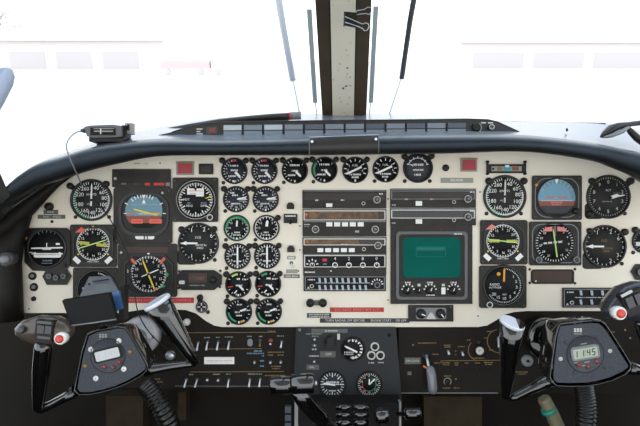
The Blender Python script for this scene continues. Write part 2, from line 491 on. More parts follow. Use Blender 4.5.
b = MB(ann); p = [W(206.5, 127, FA-.002), W(217.5, 126.8, FA-.002), W(217.5, 134, FA-.002), W(206.5, 134.2, FA-.002)]
b.hexa(p+[v+Vector((0, .004, 0)) for v in p], 'headbrown')
p = [W(209, 128.5, FA-.003), W(215.5, 128.4, FA-.003), W(215.5, 132.6, FA-.003), W(209, 132.7, FA-.003)]
b.hexa(p+[v+Vector((0, .003, 0)) for v in p], 'maroon'); b.build('reset_button', fix=True)
for yy in (128.5, 131, 133.3):
    b = MB(ann); p = [W(196.5, yy, FA-.001), W(202.5-(yy == 131)*2, yy, FA-.001), W(202.5-(yy == 131)*2, yy+1, FA-.001), W(196.5, yy+1, FA-.001)]
    b.add([v-b.loc for v in p], [(3, 2, 1, 0)], 'offwhite'); b.build('lettering')
for x, r, m, rg in ((476, 4.2, 'black', None), (490.5, 2.4, 'darkgrey', 'offwhite')):
    b = MB(ann); c0 = W(x, 127.5, FA)
    b.tube([c0, c0+Vector((0, -.006, 0)), c0+Vector((0, -.008, 0))], [r*S, r*S, r*S*.8], m, 18)
    if rg: 
        for k in range(12):
            a = 2*PI*k/12; a2 = 2*PI*(k+1)/12
            b.tube([c0+Vector((math.cos(a)*r*S, -.0085, math.sin(a)*r*S)), c0+Vector((math.cos(a2)*r*S, -.0085, math.sin(a2)*r*S))], .0009, rg, 5)
    else:
        b.tube([W(x+r*math.cos(a)*1.25, 127.5+r*math.sin(a)*1.25, FA-.003) for a in [(-.9+.3*k) for k in range(7)]], .0007, 'offwhite', 5)
    b.build('dimmer_knob')
for x0 in (481, 488):
    b = MB(ann); b.add([v-b.loc for v in (W(x0, 122.2, FA-.001), W(x0+5, 122.2, FA-.001), W(x0+5, 123.4, FA-.001), W(x0, 123.4, FA-.001))], [(3, 2, 1, 0)], 'offwhite'); b.build('lettering')

# long black tapered cover behind the strip
b = MB(thing('glareshield_cover', 'long black tapered cover lying behind the left half of the warning light strip', 'cover', 220, 122, .1, 0))
pts = [(150, 131.5), (165, 129), (190, 125.2), (220, 121), (250, 118), (272, 116.3), (288, 115.6)]
b.tube([W(x, y+1.2, .12) for x, y in pts], [.0015, .004, .006, .0075, .008, .0085, .0085], 'cover', 12, squash=1.8)
cv = b.build('cover_body')
b = MB(b.root); b.tube([W(288, 116.4, .12), W(290.5, 116.2, .12)], .0086, 'red', 12); b.build('red_band')
b = MB(b.root); b.tube([W(290.5, 116, .12), W(301, 115.6, .12)], .0088, 'grey', 12); b.build('end_cap')

# centre windscreen post
def post_pt(px, t, off=0):      # t 0 = base, 1 = py 0 level, more = above the view
    py = 119-119*t
    f = 1.33-.32*t
    return W(px, py, f-1+off)
def post_strip(b, x0, x1, X0, X1, m, off0, off1):
    rows = []
    for t in (-.08, 0, .25, .5, .75, 1.0, 1.5, 2.2):
        a0 = x0+(X0-x0)*t; a1 = x1+(X1-x1)*t
        p = [post_pt(a0, t), post_pt(a1, t)]
        nrm = Vector((0, -.35, -.2)).normalized()
        rows.append([p[0]+nrm*off0, p[1]+nrm*off0, p[1]+nrm*off1, p[0]+nrm*off1])
    b.grid(rows, m, closed=True, smooth=False)
    b.add([v-b.loc for v in rows[-1]], [(0, 1, 2, 3)], m); b.add([v-b.loc for v in rows[0]], [(3, 2, 1, 0)], m)
post = thing('trim_1', 'centre windscreen post', 'post', 344, 119, .33, 0)
del post['label'], post['category']; post['kind'] = 'structure'
b = MB(post); post_strip(b, 322.6, 333, 315.2, 330.5, 'brown_post', -.02, .012); b.build('post_flange', fix=True)
b = MB(post); post_strip(b, 353.4, 365.6, 355.5, 371, 'brown_post', -.02, .012); b.build('post_flange', fix=True)
b = MB(post); post_strip(b, 331.8, 354.2, 328.6, 356.8, 'black', -.02, .013); b.build('post_seal', fix=True)
b = MB(post); post_strip(b, 332.6, 353.4, 330.2, 355.3, 'cream_post', -.01, .017); 
for k in range(18):
    t = random.uniform(.02, .62); xx = random.uniform(337, 351); ln = random.uniform(.4, 2.2); hh = random.uniform(.002, .012)
    nrm = Vector((0, -.35, -.2)).normalized()*.0195
    p = [post_pt(xx, t)+nrm, post_pt(xx+ln, t)+nrm, post_pt(xx+ln+random.uniform(-1, 1), t+hh)+nrm, post_pt(xx+random.uniform(-.5, .5), t+hh)+nrm]
    b.add([v-b.loc for v in p], [(0, 1, 2, 3)], 'darkgrey' if k % 3 else 'palegrey')
b.build('painted_strip', fix=True)

# binder clip on the post
clip = thing('binder_clip', 'black binder clip with wire handles clipped on the windscreen post', 'clip', 352, 18, .05, 0)
F = -.04
b = MB(clip); p = [W(344, 11.5, F), W(356, 12.5, F-.004), W(356.5, 27.5, F-.004), W(344.5, 25, F)]
b.hexa(p+[v+Vector((0, .014, .004)) for v in p], 'black'); b.build('clip_body', fix=True)
b = MB(clip); b.tube([W(344.5, 12, F-.002), W(344, 26.5, F-.002)], .0013, 'bluegrey', 8); b.build('clip_edge')
b = MB(clip); b.tube([W(x, y, F-.008) for x, y in ((345, 16.5), (352, 19.5), (360, 23), (363, 24), (366, 22.8), (368.3, 24), (369, 27), (367, 30.3), (364.5, 31), (362.5, 28.5), (358, 26.5), (351, 24), (345, 22.3))], .0008, 'silver', 6); b.build('wire_handle')
b = MB(clip); b.tube([W(x, y, F+.002) for x, y in ((355.5, 13), (357, 10.5), (364, 9.5), (368, 7), (371.5, 8), (371.5, 12), (369, 14.5), (366, 13.5), (360, 14), (356.5, 15))], .0008, 'silver', 6); b.build('wire_handle')

# windscreen panes with strips
def base_y(px):
    for i in range(len(BK)-1):
        if BK[i][0] <= px <= BK[i+1][0]:
            t = (px-BK[i][0])/(BK[i+1][0]-BK[i][0]); return BK[i][1]+(BK[i+1][1]-BK[i][1])*t
    return BK[0][1] if px < BK[0][0] else BK[-1][1]
def ws_pt(px, py):                 # windscreen surface: base curve at BK, leaning back towards the pilot above
    best = min(BK, key=lambda q: abs(q[0]-px)); i = BK.index(best)
    j = min(max(i+(1 if px > best[0] else -1), 0), len(BK)-1); q = BK[j]
    t = 0 if q[0] == best[0] else (px-best[0])/(q[0]-best[0])
    yb = best[1]+(q[1]-best[1])*t; f0 = best[2]+(q[2]-best[2])*t
    return W(px, py, f0-.27*(yb-py)/119*(f0/1.34)-1)
def pane(num, xs):
    root = thing('window_%d' % num, '', '', xs[len(xs)//2], 60, .1, 0); del root['label'], root['category']; root['kind'] = 'structure'
    b = MB(root); rows = []
    xs2 = [xs[0]+(xs[-1]-xs[0])*k/30 for k in range(31)]
    for x in xs2:
        base = base_y(x)
        rows.append([ws_pt(x, base+(-130-base)*k/6) for k in range(7)])
    b.grid(rows, 'glass'); b.build('pane', fix=True)
    return root
w1 = pane(1, [-60, -30, 0, 25, 45, 65, 85, 110, 150, 200, 230, 260, 290, 322])
w2 = pane(2, [366, 400, 440, 470, 500, 530, 560, 585, 610, 640, 680, 708])
def wstrip(root, x0, y0, x1, y1, w, name, m, off=-.004):
    b = MB(root); a = ws_pt(x0, y0)+Vector((0, off, 0)); c = ws_pt(x1, y1)+Vector((0, off, 0))
    d = Vector((w*S*.55, 0, 0)); e = Vector((0, -.0025, -.001))
    b.hexa([a-d, a+d, c+d, c-d, a-d+e, a+d+e, c+d+e, c-d+e], m); return b.build(name, fix=True)
wstrip(w1, 309.3, 10, 315.2, 103, 5.0, 'edge_strip', 'strip'); wstrip(w2, 375.6, 7, 370.6, 103, 5.0, 'edge_strip', 'strip')
wstrip(w1, 315.3, 103, 318, 121, 1, 'edge_seam', 'strip'); wstrip(w2, 370.3, 103, 369, 117, 1, 'edge_seam', 'strip')
# outside wipers
for (pts, w, m, lab) in ((((273, -30), (283, 28), (292.5, 80)), 6.5, 'armgrey', 'pale grey windscreen wiper standing upright outside the left pane'),
                         (((420.5, -30), (411.5, 20), (403, 78)), 5.0, 'rubber', 'dark grey windscreen wiper standing upright outside the right pane')):
    r = thing('windscreen_wiper', lab, 'wiper', pts[2][0], 118, .3, 0, 'windscreen wipers')
    b = MB(r); P_ = [ws_pt(x, y)+Vector((0, .02, .004)) for x, y in pts]
    b.tube(P_, w*S*.62, m, 8, squash=.5); b.build('blade')
    b = MB(r); e = (300, 116) if w > 6 else (389, 117)
    b.tube([P_[1]+Vector((0, .012, .004)), P_[2]+Vector((0, .008, .003)), ws_pt(*e)+Vector((0, .02, 0))], [.0015, .0016, .002], 'capwhite' , 8); b.build('arm')
# thin seam line along the base of the right pane
b = MB(w2); b.tube([ws_pt(x, y) for x, y in ((500, 121.3), (530, 122), (570, 122.6), (606, 123.2))], .0011, 'rubber', 6); b.build('base_seal')

# side frame left / left corner
b = MB(None); pl = [(-90, 60), (-40, 120), (0, 173), (6.8, 188.5), (10, 196), (-40, 240), (-120, 240)]
n = len(pl); f1 = [W(x, y, -.12) for x, y in pl]; f2 = [v+Vector((-.055, .06, 0)) for v in f1]
b.add([v-b.loc for v in f1+f2], [tuple(range(n)), tuple(range(2*n-1, n-1, -1))]+[(i, (i+1) % n, n+(i+1) % n, n+i) for i in range(n)], 'side')
struct(b.build('trim_2', fix=True))
b = MB(None)   # brown lining under the roll on the left
b.grid([[W(x, y-17, -.012) for x, y in ((-40, 250), (-10, 232), (10, 220), (28, 206), (44, 192), (58, 182), (74, 173))],
        [W(x, y-6, -.006) for x, y in ((-40, 256), (-10, 236), (10, 222), (28, 207), (44, 193), (58, 182), (74, 174))],
        [W(x, y+2, -.004) for x, y in ((-40, 256), (-10, 236), (10, 222), (28, 207), (44, 193), (58, 182), (74, 174))]], 'brown_lining')
struct(b.build('trim_3'))
b = MB(None)   # dark padded edge of the board on the left
b.tube([W(x, y, -.02) for x, y in ((-40, 256), (-10, 236), (10, 222), (28, 207), (44, 193), (58, 182), (72, 174))], [.026, .024, .021, .017, .012, .008, .004], 'side', 14)
struct(b.build('trim_4', fix=True))
b = MB(None); b.tube([W(10, 320, -.02), W(9, 290, -.022), W(8, 262, -.022), W(12, 240, -.02), (W(26, 214, -.015))], [.024, .024, .024, .022, .012], 'side', 14)
struct(b.build('trim_5', fix=True))

# room shell of the cockpit, built level in the world (aircraft standing on its wheels)
def ebox(name, x0, y0, z0, x1, y1, z1, m):
    b = MB(None); b.hexa([(x0, y0, z0), (x1, y0, z0), (x1, y1, z0), (x0, y1, z0), (x0, y0, z1), (x1, y0, z1), (x1, y1, z1), (x0, y1, z1)], m)
    return struct(b.build(name, fix=True), True)
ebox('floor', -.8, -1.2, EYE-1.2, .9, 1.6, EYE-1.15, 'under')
ebox('ceiling', -.8, -1.0, EYE+.42, .9, .72, EYE+.47, 'headliner')
ebox('wall_left', -.72, -.4, EYE-1.15, -.66, .80, EYE-.46, 'side')
ebox('wall_right', .74, -.4, EYE-1.15, .80, .80, EYE-.46, 'side')
# bulkhead below the board
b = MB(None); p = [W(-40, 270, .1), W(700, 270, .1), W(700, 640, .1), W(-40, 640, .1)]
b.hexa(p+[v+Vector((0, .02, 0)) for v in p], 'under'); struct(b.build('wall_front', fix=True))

# ================================================================== GAUGES
W_ = 'white'
def asi(cx, cy, r, label, tint):
    t = thing('airspeed_indicator', label, 'gauge', cx, cy, group='airspeed indicators')
    bezel(t, cx, cy, r, 2.2)
    def fn(b, d):
        R = r-2.2
        b.arc(cx, cy, R-1.8, R-.3, 185, 305, d, 'green' if tint else 'mint', 20)
        b.arc(cx, cy, R-1.8, R-.3, 75, 185, d, 'offwhite', 20)
        b.ticks(cx, cy, R-3.2, R-.4, 46, 10, 350, .55, d+.05, W_)
        b.nums(cx, cy, R-6.0, 3.9, [('40', 22), ('60', 55), ('80', 82), ('100', 112), ('120', 143), ('140', 180), ('160', 213), ('180', 250), ('220', 295), ('260', 330)], d, W_)
        b.text('KNOTS', cx, cy-5.5, 2.2, d, W_); b.text('IAS', cx-3, cy+4, 1.7, d, 'offwhite')
    dial(t, cx, cy, r-2.1, fn, 'dial_grey')
    needle(t, cx, cy, r-4, 2, 1.6, W_ if tint else 'offwhite', tail=6)
    return t
t = asi(91, 200, 21, 'black airspeed dial with green arc at top left of the pilot side', 1)
post_light(t, 70, 186, 3.2, 5, 3); post_light(t, 106, 184, 3.2, -4, 3)
screw(t, 75, 217); screw(t, 108.5, 217)
t = asi(505, 196.5, 21.5, 'black airspeed dial with pale green arc below the slip gauge on the copilot side', 0)
post_light(t, 489, 181, 3.4, 3, 3); post_light(t, 524, 181, 3.4, -3, 3); screw(t, 487, 213.5); screw(t, 521.5, 213.5)

# caption light panel over the pilot attitude display
t = thing('caption_light_panel', 'dark rectangular panel with red and blue captions above the pilot attitude display', 'warning light panel', 141, 178)
b = MB(t); b.rrect(112.5, 169.5, 170.5, 187, 1, 0, 1.8, 'plate', .3)
for k in range(9): b.line(118, 173+k*1.2, 160, 173+k*1.2, .25, 1.85, 'matte')
b.dashes(122, 127, 189-.2-5, 1.6, 1.9, 'palegrey'); b.dashes(134, 139, 184, 1.6, 1.9, 'bluegrey'); b.build('body')
for x0, x1 in ((145, 150), (154, 164.5)):
    b = MB(t); b.box(x0, 187-4.2, x1, 187-1.6, 1.8, 2.0, 'red'); b.build('red_caption')
b = MB(t); b.box(166, 182.5, 170, 186, 1.8, 2.2, 'grey'); b.build('test_button')
screw(t, 115.5, 178.5, 1.4, 1.8, 'offwhite')

# pilot attitude display
t = thing('attitude_director', 'large square attitude display with blue horizon and two red flags', 'gauge', 142, 216)
b = MB(t); b.prism(octo(114, 187.5, 172, 243.5, 2), 0, 1.8, 'plate', .4); b.build('housing')
b = MB(t); b.frame(rr(119, 193, 169, 236, 16, 8), rr(122, 195, 167, 233, 15, 8), 1.8, 3.0, 'bezel'); b.build('bezel')
b = MB(t)
b.prism(rr(120, 194, 168, 235, 15, 8), .5, 1.9, 'black')
cx, cy, R = 144, 211, 18.5
b.seg(cx, cy, R, -14, 5, 2.0, 'adi_blue'); b.seg(cx, cy, R, 5, 12, 2.0, 'adi_brown'); b.seg(cx, cy, R, 12, 17, 2.0, 'dial')
b.line(131, 205, 158, 204.5, .4, 2.1, 'adi_lightblue'); b.line(127.5, 213, 161, 213, .5, 2.1, 'adi_lightblue')
for a in (-42, -30, -20, -10, 10, 20, 30): 
    x, y = ang(a); b.line(cx+x*15.5, cy+2+y*15.5, cx+x*19, cy+2+y*19, 1.0, 2.1, W_)
for a in (-62, 62): x, y = ang(a); b.line(cx+x*18, cy+2+y*18, cx+x*21.5, cy+2+y*21.5, .9, 2.1, W_)
b.poly([(cx-2, 194.8), (cx+2, 194.8), (cx, 199)], 2.1, W_); b.poly([(cx-2, 203.5), (cx+2, 203.5), (cx, 199)], 2.12, W_)
b.line(124, 213.5, 127, 213.5, .8, 2.15, W_); b.line(163, 213.5, 166, 213.5, .8, 2.15, W_)
b.dashes(139, 151, 213.8, 1.6, 2.2, 'offwhite')
b.build('display')
for x0, x1 in ((131.5, 143), (149.5, 162)):
    b = MB(t); b.rrect(x0, 219, x1, 223.5, .8, 2.0, 2.3, 'salmon'); b.dashes(x0+2, x1-2, 221.2, 1.0, 2.35, 'red'); b.build('warning_flag')
b = MB(t); b.prism([(134, 208.5), (158, 214.5), (157.5, 215.7), (146, 213.3), (134, 210)], 2.2, 2.5, 'yellow'); b.build('command_bar')
b = MB(t); b.prism([(127, 212.8), (135, 212.6), (135, 213.8), (127, 214)], 2.2, 2.5, 'orange'); b.prism([(152, 212.8), (160, 212.8), (160, 214), (152, 214)], 2.2, 2.5, 'amber'); b.build('aircraft_symbol')
b = MB(t); b.rrect(135.5, 234.3, 154.5, 239.2, 2, 1.8, 2.1, 'white'); b.box(144, 234.6, 145.2, 239, 2.1, 2.3, 'black'); b.box(147, 234.6, 148, 239, 2.1, 2.3, 'black'); b.build('slip_tube')
screw(t, 162.5, 193, 1.2, 1.8, 'offwhite')
for x, y in ((116.5, 190.5), (169.5, 190.5), (117, 240.5), (169.5, 240.5)): screw(t, x, y, 1.3, 1.8, 'darkgrey')

# pilot HSI
t = thing('horizontal_situation_indicator', 'square compass display with yellow course needle below the pilot attitude display', 'gauge', 148, 270)
b = MB(t); b.prism(octo(118.5, 244, 177, 296.5, 1.5), 0, 1.8, 'plate', .4); b.box(125, 247, 168, 253, 1.8, 1.9, 'brownslot'); b.build('housing')
b = MB(t); b.frame(octo(124.5, 254.5, 173.5, 294.5, 9), octo(126, 256, 172, 293.2, 8.5), 1.8, 3, 'bezel'); b.prism(octo(126, 256, 172, 293.2, 8.5), 1.7, 1.9, 'black'); b.build('bezel')
cx, cy = 148.7, 274
def fn(b, d):
    b.ticks(cx, cy, 15.5, 18.2, 36, 0, 360, .8, d, W_, True); b.ticks(cx, cy, 16.6, 18.2, 72, 0, 360, .4, d, W_, True)
    b.nums(cx, cy, 12.8, 2.6, [('N', -38), ('3', -8), ('6', 22), ('E', 52), ('12', 82), ('15', 112), ('S', 142), ('21', 172), ('24', 202), ('W', 232), ('30', 262), ('33', 292)], d, W_)
    b.poly([(cx-1.4, cy-21), (cx+1.4, cy-21), (cx, cy-17.5)], d, W_); b.text('NM', cx-20.5, cy-3, 1.6, d, W_, 90)
    b.line(cx-7, cy+2.5, cx+10, cy-4.5, 1.0, d+.05, W_); b.poly([(cx+17, cy-2), (cx+20, cy-.5), (cx+19, cy+3), (cx+17, cy+1)], d, 'green')
    b.poly([(cx+10, cy+12), (cx+17, cy+11), (cx+16, cy+13), (cx+11, cy+14)], d, 'green'); b.text('25', cx+6, cy+3, 1.8, d, W_)
dial(t, cx, cy, 19, fn, 'dial', d=1.9+.1)
needle(t, cx, cy, 16, -22, 1.5, 'yellow', tail=16, d=2.5)
b = MB(t); b.lathe(cx+7, cy+14.8, [(1.4, 2.5), (1.4, 2.8), (0, 2.8)], 'orange', 12); b.build('heading_bug')
for pts in ([(130, 259), (132, 257.5), (137, 262), (134.5, 264)], [(164, 257), (166, 259), (161, 264), (159.5, 262)]):
    b = MB(t); b.prism(pts, 2.2, 2.6, 'salmon'); b.build('warning_flag')
screw(t, 121.5, 252.5, 1.3, 1.8, 'offwhite'); screw(t, 121.5, 290, 1.3, 1.8, 'yellow'); screw(t, 174, 291, 1.6, 1.8)

# standby attitude gauge
t = thing('turn_indicator', 'dark attitude gauge with white aeroplane symbol at the far left of the board', 'gauge', 47.5, 248.5)
b = MB(t); b.prism([(29, 228.5), (67, 228.5), (71, 233), (71, 264), (66, 269.5), (53, 271), (33, 270), (25, 262), (25, 234)], 0, 1.8, 'black', .5); b.build('housing')
bezel(t, 47, 248, 20, 2.2, h=3.0, d0=1.7)
def fn(b, d):
    cx, cy = 47, 247.5
    b.line(31.5, 248.3, 63, 247.6, 1.5, d, W_); b.line(cx, cy-4.5, cx, cy+2, .9, d, W_); b.line(cx-4.5, cy+1, cx+4.5, cy+1, 2.4, d, W_); b.line(32, 254, 36, 252.4, 1.2, d, W_); b.line(59, 252.4, 63, 254, 1.2, d, W_)
    b.rrect(34, 253, 61.5, 257.6, 2, d-.05, d+.02, 'white'); b.dashes(36, 59, 254.5, 1, d+.06, 'palegrey')
    b.rrect(56, 243, 60, 245, .6, d-.05, d+.02, 'white'); b.dashes(43, 53, 260.5, 1.3, d, 'sky_blue'); b.dashes(42, 53, 263.2, 1.1, d, 'grey')
    b.ticks(cx, cy, 15, 17.4, 5, -30, 30, .6, d, 'grey')
    b.poly([(34, 252.2), (30, 251.8), (30, 252.8)], d, W_)
dial(t, 47, 248, 18, fn, d=2.0)
b = MB(t); b.lathe(25.5, 238, [(1.9, 1.8), (1.8, 2.4), (0, 2.8)], 'amber', 14); b.build('amber_lamp')
screw(t, 65, 265, 1.6, 1.8); screw(t, 74.8, 265.6, 1.3, 0, 'brass')

def rmi(label, x0, y0, x1, y1, cx, cy, aset, flip):
    t = thing('radio_magnetic_indicator', label, 'gauge', (x0+x1)/2, (y0+y1)/2, group='radio compass gauges')
    b = MB(t); b.prism(octo(x0, y0, x1, y1, 1.2), 0, 1.8, 'plate', .4); b.build('housing')
    b = MB(t); b.frame(octo(x0+3, y0+2.5, x1-3, y1-2.5, 9), octo(x0+4.2, y0+3.7, x1-4.2, y1-3.7, 8.6), 1.8, 2.8, 'bezel'); b.prism(octo(x0+4.2, y0+3.7, x1-4.2, y1-3.7, 8.6), 1.7, 1.9, 'black'); b.build('bezel')
    def fn(b, d):
        b.ticks(cx, cy, 14, 16.2, 36, 0, 360, .7, d, W_, True); b.ticks(cx, cy, 15, 16.2, 72, 0, 360, .35, d, W_, True)
        b.arc(cx, cy, 15.9, 16.4, 0, 360, d, W_, 40)
        b.nums(cx, cy, 11.8, 2.5, [('N', 178), ('3', 208), ('6', 238), ('E', 268), ('12', 298), ('15', 328), ('S', 358), ('21', 28), ('24', 58), ('W', 88), ('30', 118), ('33', 148)], d, W_)
        b.text('MKR 2 NAV', cx, cy+17.6, 1.6, d, W_)
        b.poly([(cx-.9, cy-18.2), (cx+.9, cy-18.2), (cx, cy-16.2)], d, 'amber')
    dial(t, cx, cy, 16.6, fn, d=2.0)
    a1, a2 = aset
    needle(t, cx, cy, 15.2, a1, 1.1, 'lime', tail=15, d=2.5, hub=0)
    b = MB(t); x, y = ang(a2); nx, ny = -y, x
    for sg in (1, -1):
        p0, p1 = 3.5*sg, 13.5*sg
        b.prism([(cx+x*p0+nx*1.5, cy+y*p0+ny*1.5), (cx+x*p1+nx*1.5, cy+y*p1+ny*1.5), (cx+x*p1*1.1, cy+y*p1*1.1), (cx+x*p1-nx*1.5, cy+y*p1-ny*1.5), (cx+x*p0-nx*1.5, cy+y*p0-ny*1.5)], 2.3, 2.5, 'yellowdull')
    b.build('double_needle')
    fx = -15
    b = MB(t); b.prism([(cx-17.5, cy-11.5), (cx-11.5, cy-16.8), (cx-7.6, cy-14.6), (cx-9.5, cy-11.6)], 2.2, 3.0, 'salmon' if not flip else 'pinkflag'); b.build('warning_flag')
    for sg in (-1, 1):
        b = MB(t); cxx, cyy = cx+sg*15.8, cy+16; c, q = math.cos(.75*sg), math.sin(.75*sg)
        b.prism([(cxx+u*c+v*q*1, cyy-u*q*1+v*c) for u, v in ((-3.4, -1.9), (3.4, -1.9), (3.4, 1.9), (-3.4, 1.9))], 1.8, 3, 'white', .4); b.build('push_button')
    for k, (x, y) in enumerate(((x0+2.3, y0+2.3), (x1-2.3, y0+2.3), (x0+2.3, y1-2.3), (x1-2.3, y1-2.3))): screw(t, x, y, 1.2, 1.8, 'darkgrey')
    for sg in (-1, 1):
        b = MB(t); b.disc(cx+sg*14.8, cy+10.2, .9, 2.02, 'yellow', 10); b.build('index_dot')
    return t
rmi('square radio compass with red flag beside the far left attitude gauge', 70.5, 225, 116.5, 266.5, 93.3, 244, (73, 97), 0)
rmi('square radio compass with pale yellow needles below the copilot airspeed dial', 480.5, 220.5, 527, 264, 502.7, 241, (96, 92), 1)

# radio altimeters
def radalt(label, x0, y0, x1, y1, cx, cy, R, ndl):
    t = thing('radio_altimeter', label, 'gauge', (x0+x1)/2, (y0+y1)/2, group='radio altimeters')
    b = MB(t); b.prism(octo(x0, y0, x1, y1, 1.2), 0, 1.8, 'plate', .4); b.build('housing')
    bezel(t, cx, cy, R, 1.6, h=2.9, d0=1.7)
    def fn(b, d):
        b.arc(cx, cy, R-1.9, R-1.5, 0, 360, d, 'palegrey', 48)
        b.ticks(cx, cy, R-5.0, R-3.5, 40, 8, 236, .5, d, W_)
        b.nums(cx, cy, R-8, 3.0, [('1', 48), ('2', 72), ('3', 98), ('4', 124), ('5', 150), ('10', 178), ('15', 205), ('20', 228)], d, W_)
        b.text('RADIO', cx-9, cy-1.0, 2.3, d, W_); b.text('ALTITUDE', cx-8.5, cy+2, 1.9, d, W_); b.text('FEET', cx+1, cy+9, 1.6, d, W_)
    dial(t, cx, cy, R-1.5, fn, d=2.0)
    if ndl:
        needle(t, cx, cy-3, R-6, 2, 1.8, 'amber', tail=-1, d=2.4, hub=0)
        b = MB(t); b.lathe(cx-5, cy-11.5, [(2.0, 2.0), (1.8, 2.6), (0, 2.9)], 'amber', 14); b.build('decision_lamp')
        knob(t, x0+9.5, y1-3.2, 3.2, 2.2, 'black', 'offwhite', 'set_knob', 1.8)
    for x, y in ((x0+2.3, y0+2.3), (x1-2.3, y0+2.3), (x1-2.3, y1-2.3)): screw(t, x, y, 1.2, 1.8, 'darkgrey')
radalt('square dial half hidden behind the chart holder of the left yoke', 73.5, 268, 118, 311, 96.5, 289.5, 20.5, 0)
radalt('black radio altitude dial with amber pointer at the lower edge of the copilot side', 479.5, 266, 526, 307.5, 503.5, 285.5, 21, 1)

# pilot compass readout gauge
t = thing('compass_gauge', 'square black dial with white readout box and yellow pointer right of the pilot attitude display', 'gauge', 195, 200)
b = MB(t); b.prism(octo(173, 178, 218, 221.5, 1), 0, 1.8, 'plate', .4); b.build('housing')
bezel(t, 195.8, 199.8, 21, 1.7, h=2.9, d0=1.7)
def fn(b, d):
    cx, cy = 195.8, 199.8
    b.ticks(cx, cy, 14.2, 17, 36, 0, 360, .9, d, W_, True); b.ticks(cx, cy, 15.6, 17, 72, 0, 360, .45, d, W_, True); b.ticks(cx, cy, 12.2, 17, 12, 0, 360, 1.0, d, W_, True)
    b.arc(cx, cy, 18.8, 19.3, 0, 360, d, 'offwhite', 48)
    b.box(187.3, 188.5, 204, 194.6, d-.05, d+.1, 'white'); b.box(196, 194, 204, 196.5, d-.05, d+.1, 'white')
    b.line(189, 191, 203, 191, .6, d+.15, 'salmon'); b.line(190, 193.3, 196, 193.3, .5, d+.15, 'red'); b.poly([(194, 188.5), (197, 188.5), (196, 191.5)], d+.2, 'black')
    b.text('MDT', 186.5, 199.6, 2.2, d, W_); b.text('HDG', 189.6, 205.8, 2.2, d, W_); b.text('DME', 203.8, 205.8, 2.2, d, W_)
    b.dashes(187.5, 191, 203, 1, d, 'sky_blue'); b.dashes(201, 206.5, 203, 1, d, 'sky_blue')
dial(t, 195.8, 199.8, 19.4, fn, 'dial', d=2.0)
b = MB(t); b.prism([(205.3, 198.2), (211, 195.6), (211.3, 197), (205.8, 198.8)], 2.4, 2.7, 'yellow'); b.build('pointer')
knob(t, 210.3, 217.3, 3.2, 2.2, 'black', 'offwhite', 'set_knob', 1.8)
for x, y in ((215, 179.8), (175.3, 180.6), (175.3, 219.5)): screw(t, x, y, 1.6, 1.8, 'darkgrey')

# vertical speed gauges
def vsi(label, cx, cy, R, warm):
    t = thing('vertical_speed_indicator', label, 'gauge', cx, cy, group='vertical speed gauges')
    b = MB(t); b.rrect(cx-R-.5, cy+6, cx-2, cy+R+1, 3, 0, .35, 'black'); b.build('corner_lug')
    bezel(t, cx, cy, R, 1.9)
    m = 'ambertext' if warm else W_
    def fn(b, d):
        b.nums(cx, cy, R-5.8, 4.2, [('1', -28), ('2', 22), ('6', 60), ('3', 124), ('2', 158), ('1', 208)], d, 'offwhite' if warm else W_)
        b.ticks(cx, cy, R-4, R-2.4, 14, -88, 90, .5, d, W_); b.ticks(cx, cy, R-4, R-2.4, 14, 95, 268, .5, d, W_)
        b.text('IVSI', cx-.5, cy-5.5, 2.8, d, 'offwhite' if not warm else m); b.text('VERTICAL', cx+2.5, cy+2, 1.9, d, m); b.text('SPEED', cx+1.5, cy+4.8, 1.9, d, m)
    dial(t, cx, cy, R-1.8, fn, 'dial_grey')
    b = MB(t); b.prism([(cx-1, cy-.8), (cx-12, cy-1.0), (cx-12, cy-2.2), (cx-R+3, cy), (cx-12, cy+2.0), (cx-12, cy+.9), (cx-1, cy+.8)], 1, 1.3, W_); b.build('needle')
    return t
t = vsi('vertical speed dial with white pointer left of the small engine gauges', 198.3, 243.3, 20.5, 0)
post_light(t, 181.5, 229.5, 3.2, 3, 3); post_light(t, 214, 229, 3, -3, 3); screw(t, 214.5, 260)
t = vsi('vertical speed dial with tan lettering below the copilot altimeter', 605.3, 246.5, 21.5, 1)
post_light(t, 590, 231, 3, 3, 3); post_light(t, 625, 232, 3.4, -4, 3); screw(t, 622.5, 263.8)

# small digital timer plate
t = thing('digital_readout', 'black six sided unit with small brown screen below the pilot vertical speed dial', 'display', 199.5, 279.5)
b = MB(t); b.prism([(182, 270.5), (214, 270.5), (221.5, 275.5), (221.5, 284), (214, 289.5), (182, 289.5), (177.5, 284), (177.5, 275.5)], 0, 1.8, 'black', .5); b.dashes(190, 205, 285.3, 1.3, 1.85, 'grey'); b.build('housing')
b = MB(t); b.box(188.5, 273, 207, 282.5, 1.8, 2.1, 'brownslot'); b.dashes(190, 205, 278, 3, 2.15, 'browndisplay'); b.build('screen')
b = MB(t); b.rrect(179.3, 280.5, 185, 284, 1, 1.8, 2.6, 'offwhite'); b.build('push_button')
knob(t, 213, 280, 3.4, 2, 'black', None, 'set_knob', 1.8)
for x, y in ((179, 271.5), (220, 271), (178.5, 288.2), (219.5, 287)): screw(t, x, y, 1.3, 0)
# vent valve
t = thing('air_valve', 'small round black valve with white cross below the brown screen plate', 'knob', 201, 303)
b = MB(t); b.lathe(201.5, 307, [(6, 0), (6, 1.2), (5.3, 1.6), (0, 1.6)], 'black', 26); b.line(197.5, 307, 205.5, 307, 1.2, 1.65, 'offwhite'); b.line(201.5, 303, 201.5, 311, 1.2, 1.68, 'offwhite'); b.arc(201.5, 307, 4.4, 5, 0, 360, 1.65, 'grey', 24)
b.lathe(201.5, 307, [(1.4, 1.6), (1.2, 2.2), (0, 2.3)], 'black', 12); b.build('valve_face')
b = MB(t); b.lathe(200, 297.5, [(3, 0), (3, 3), (2.2, 4), (0, 4.1)], 'black', 18); b.box(197.6, 297, 202.4, 302.5, 0, 2, 'black'); b.build('valve_stem')
screw(t, 207.7, 312.3)

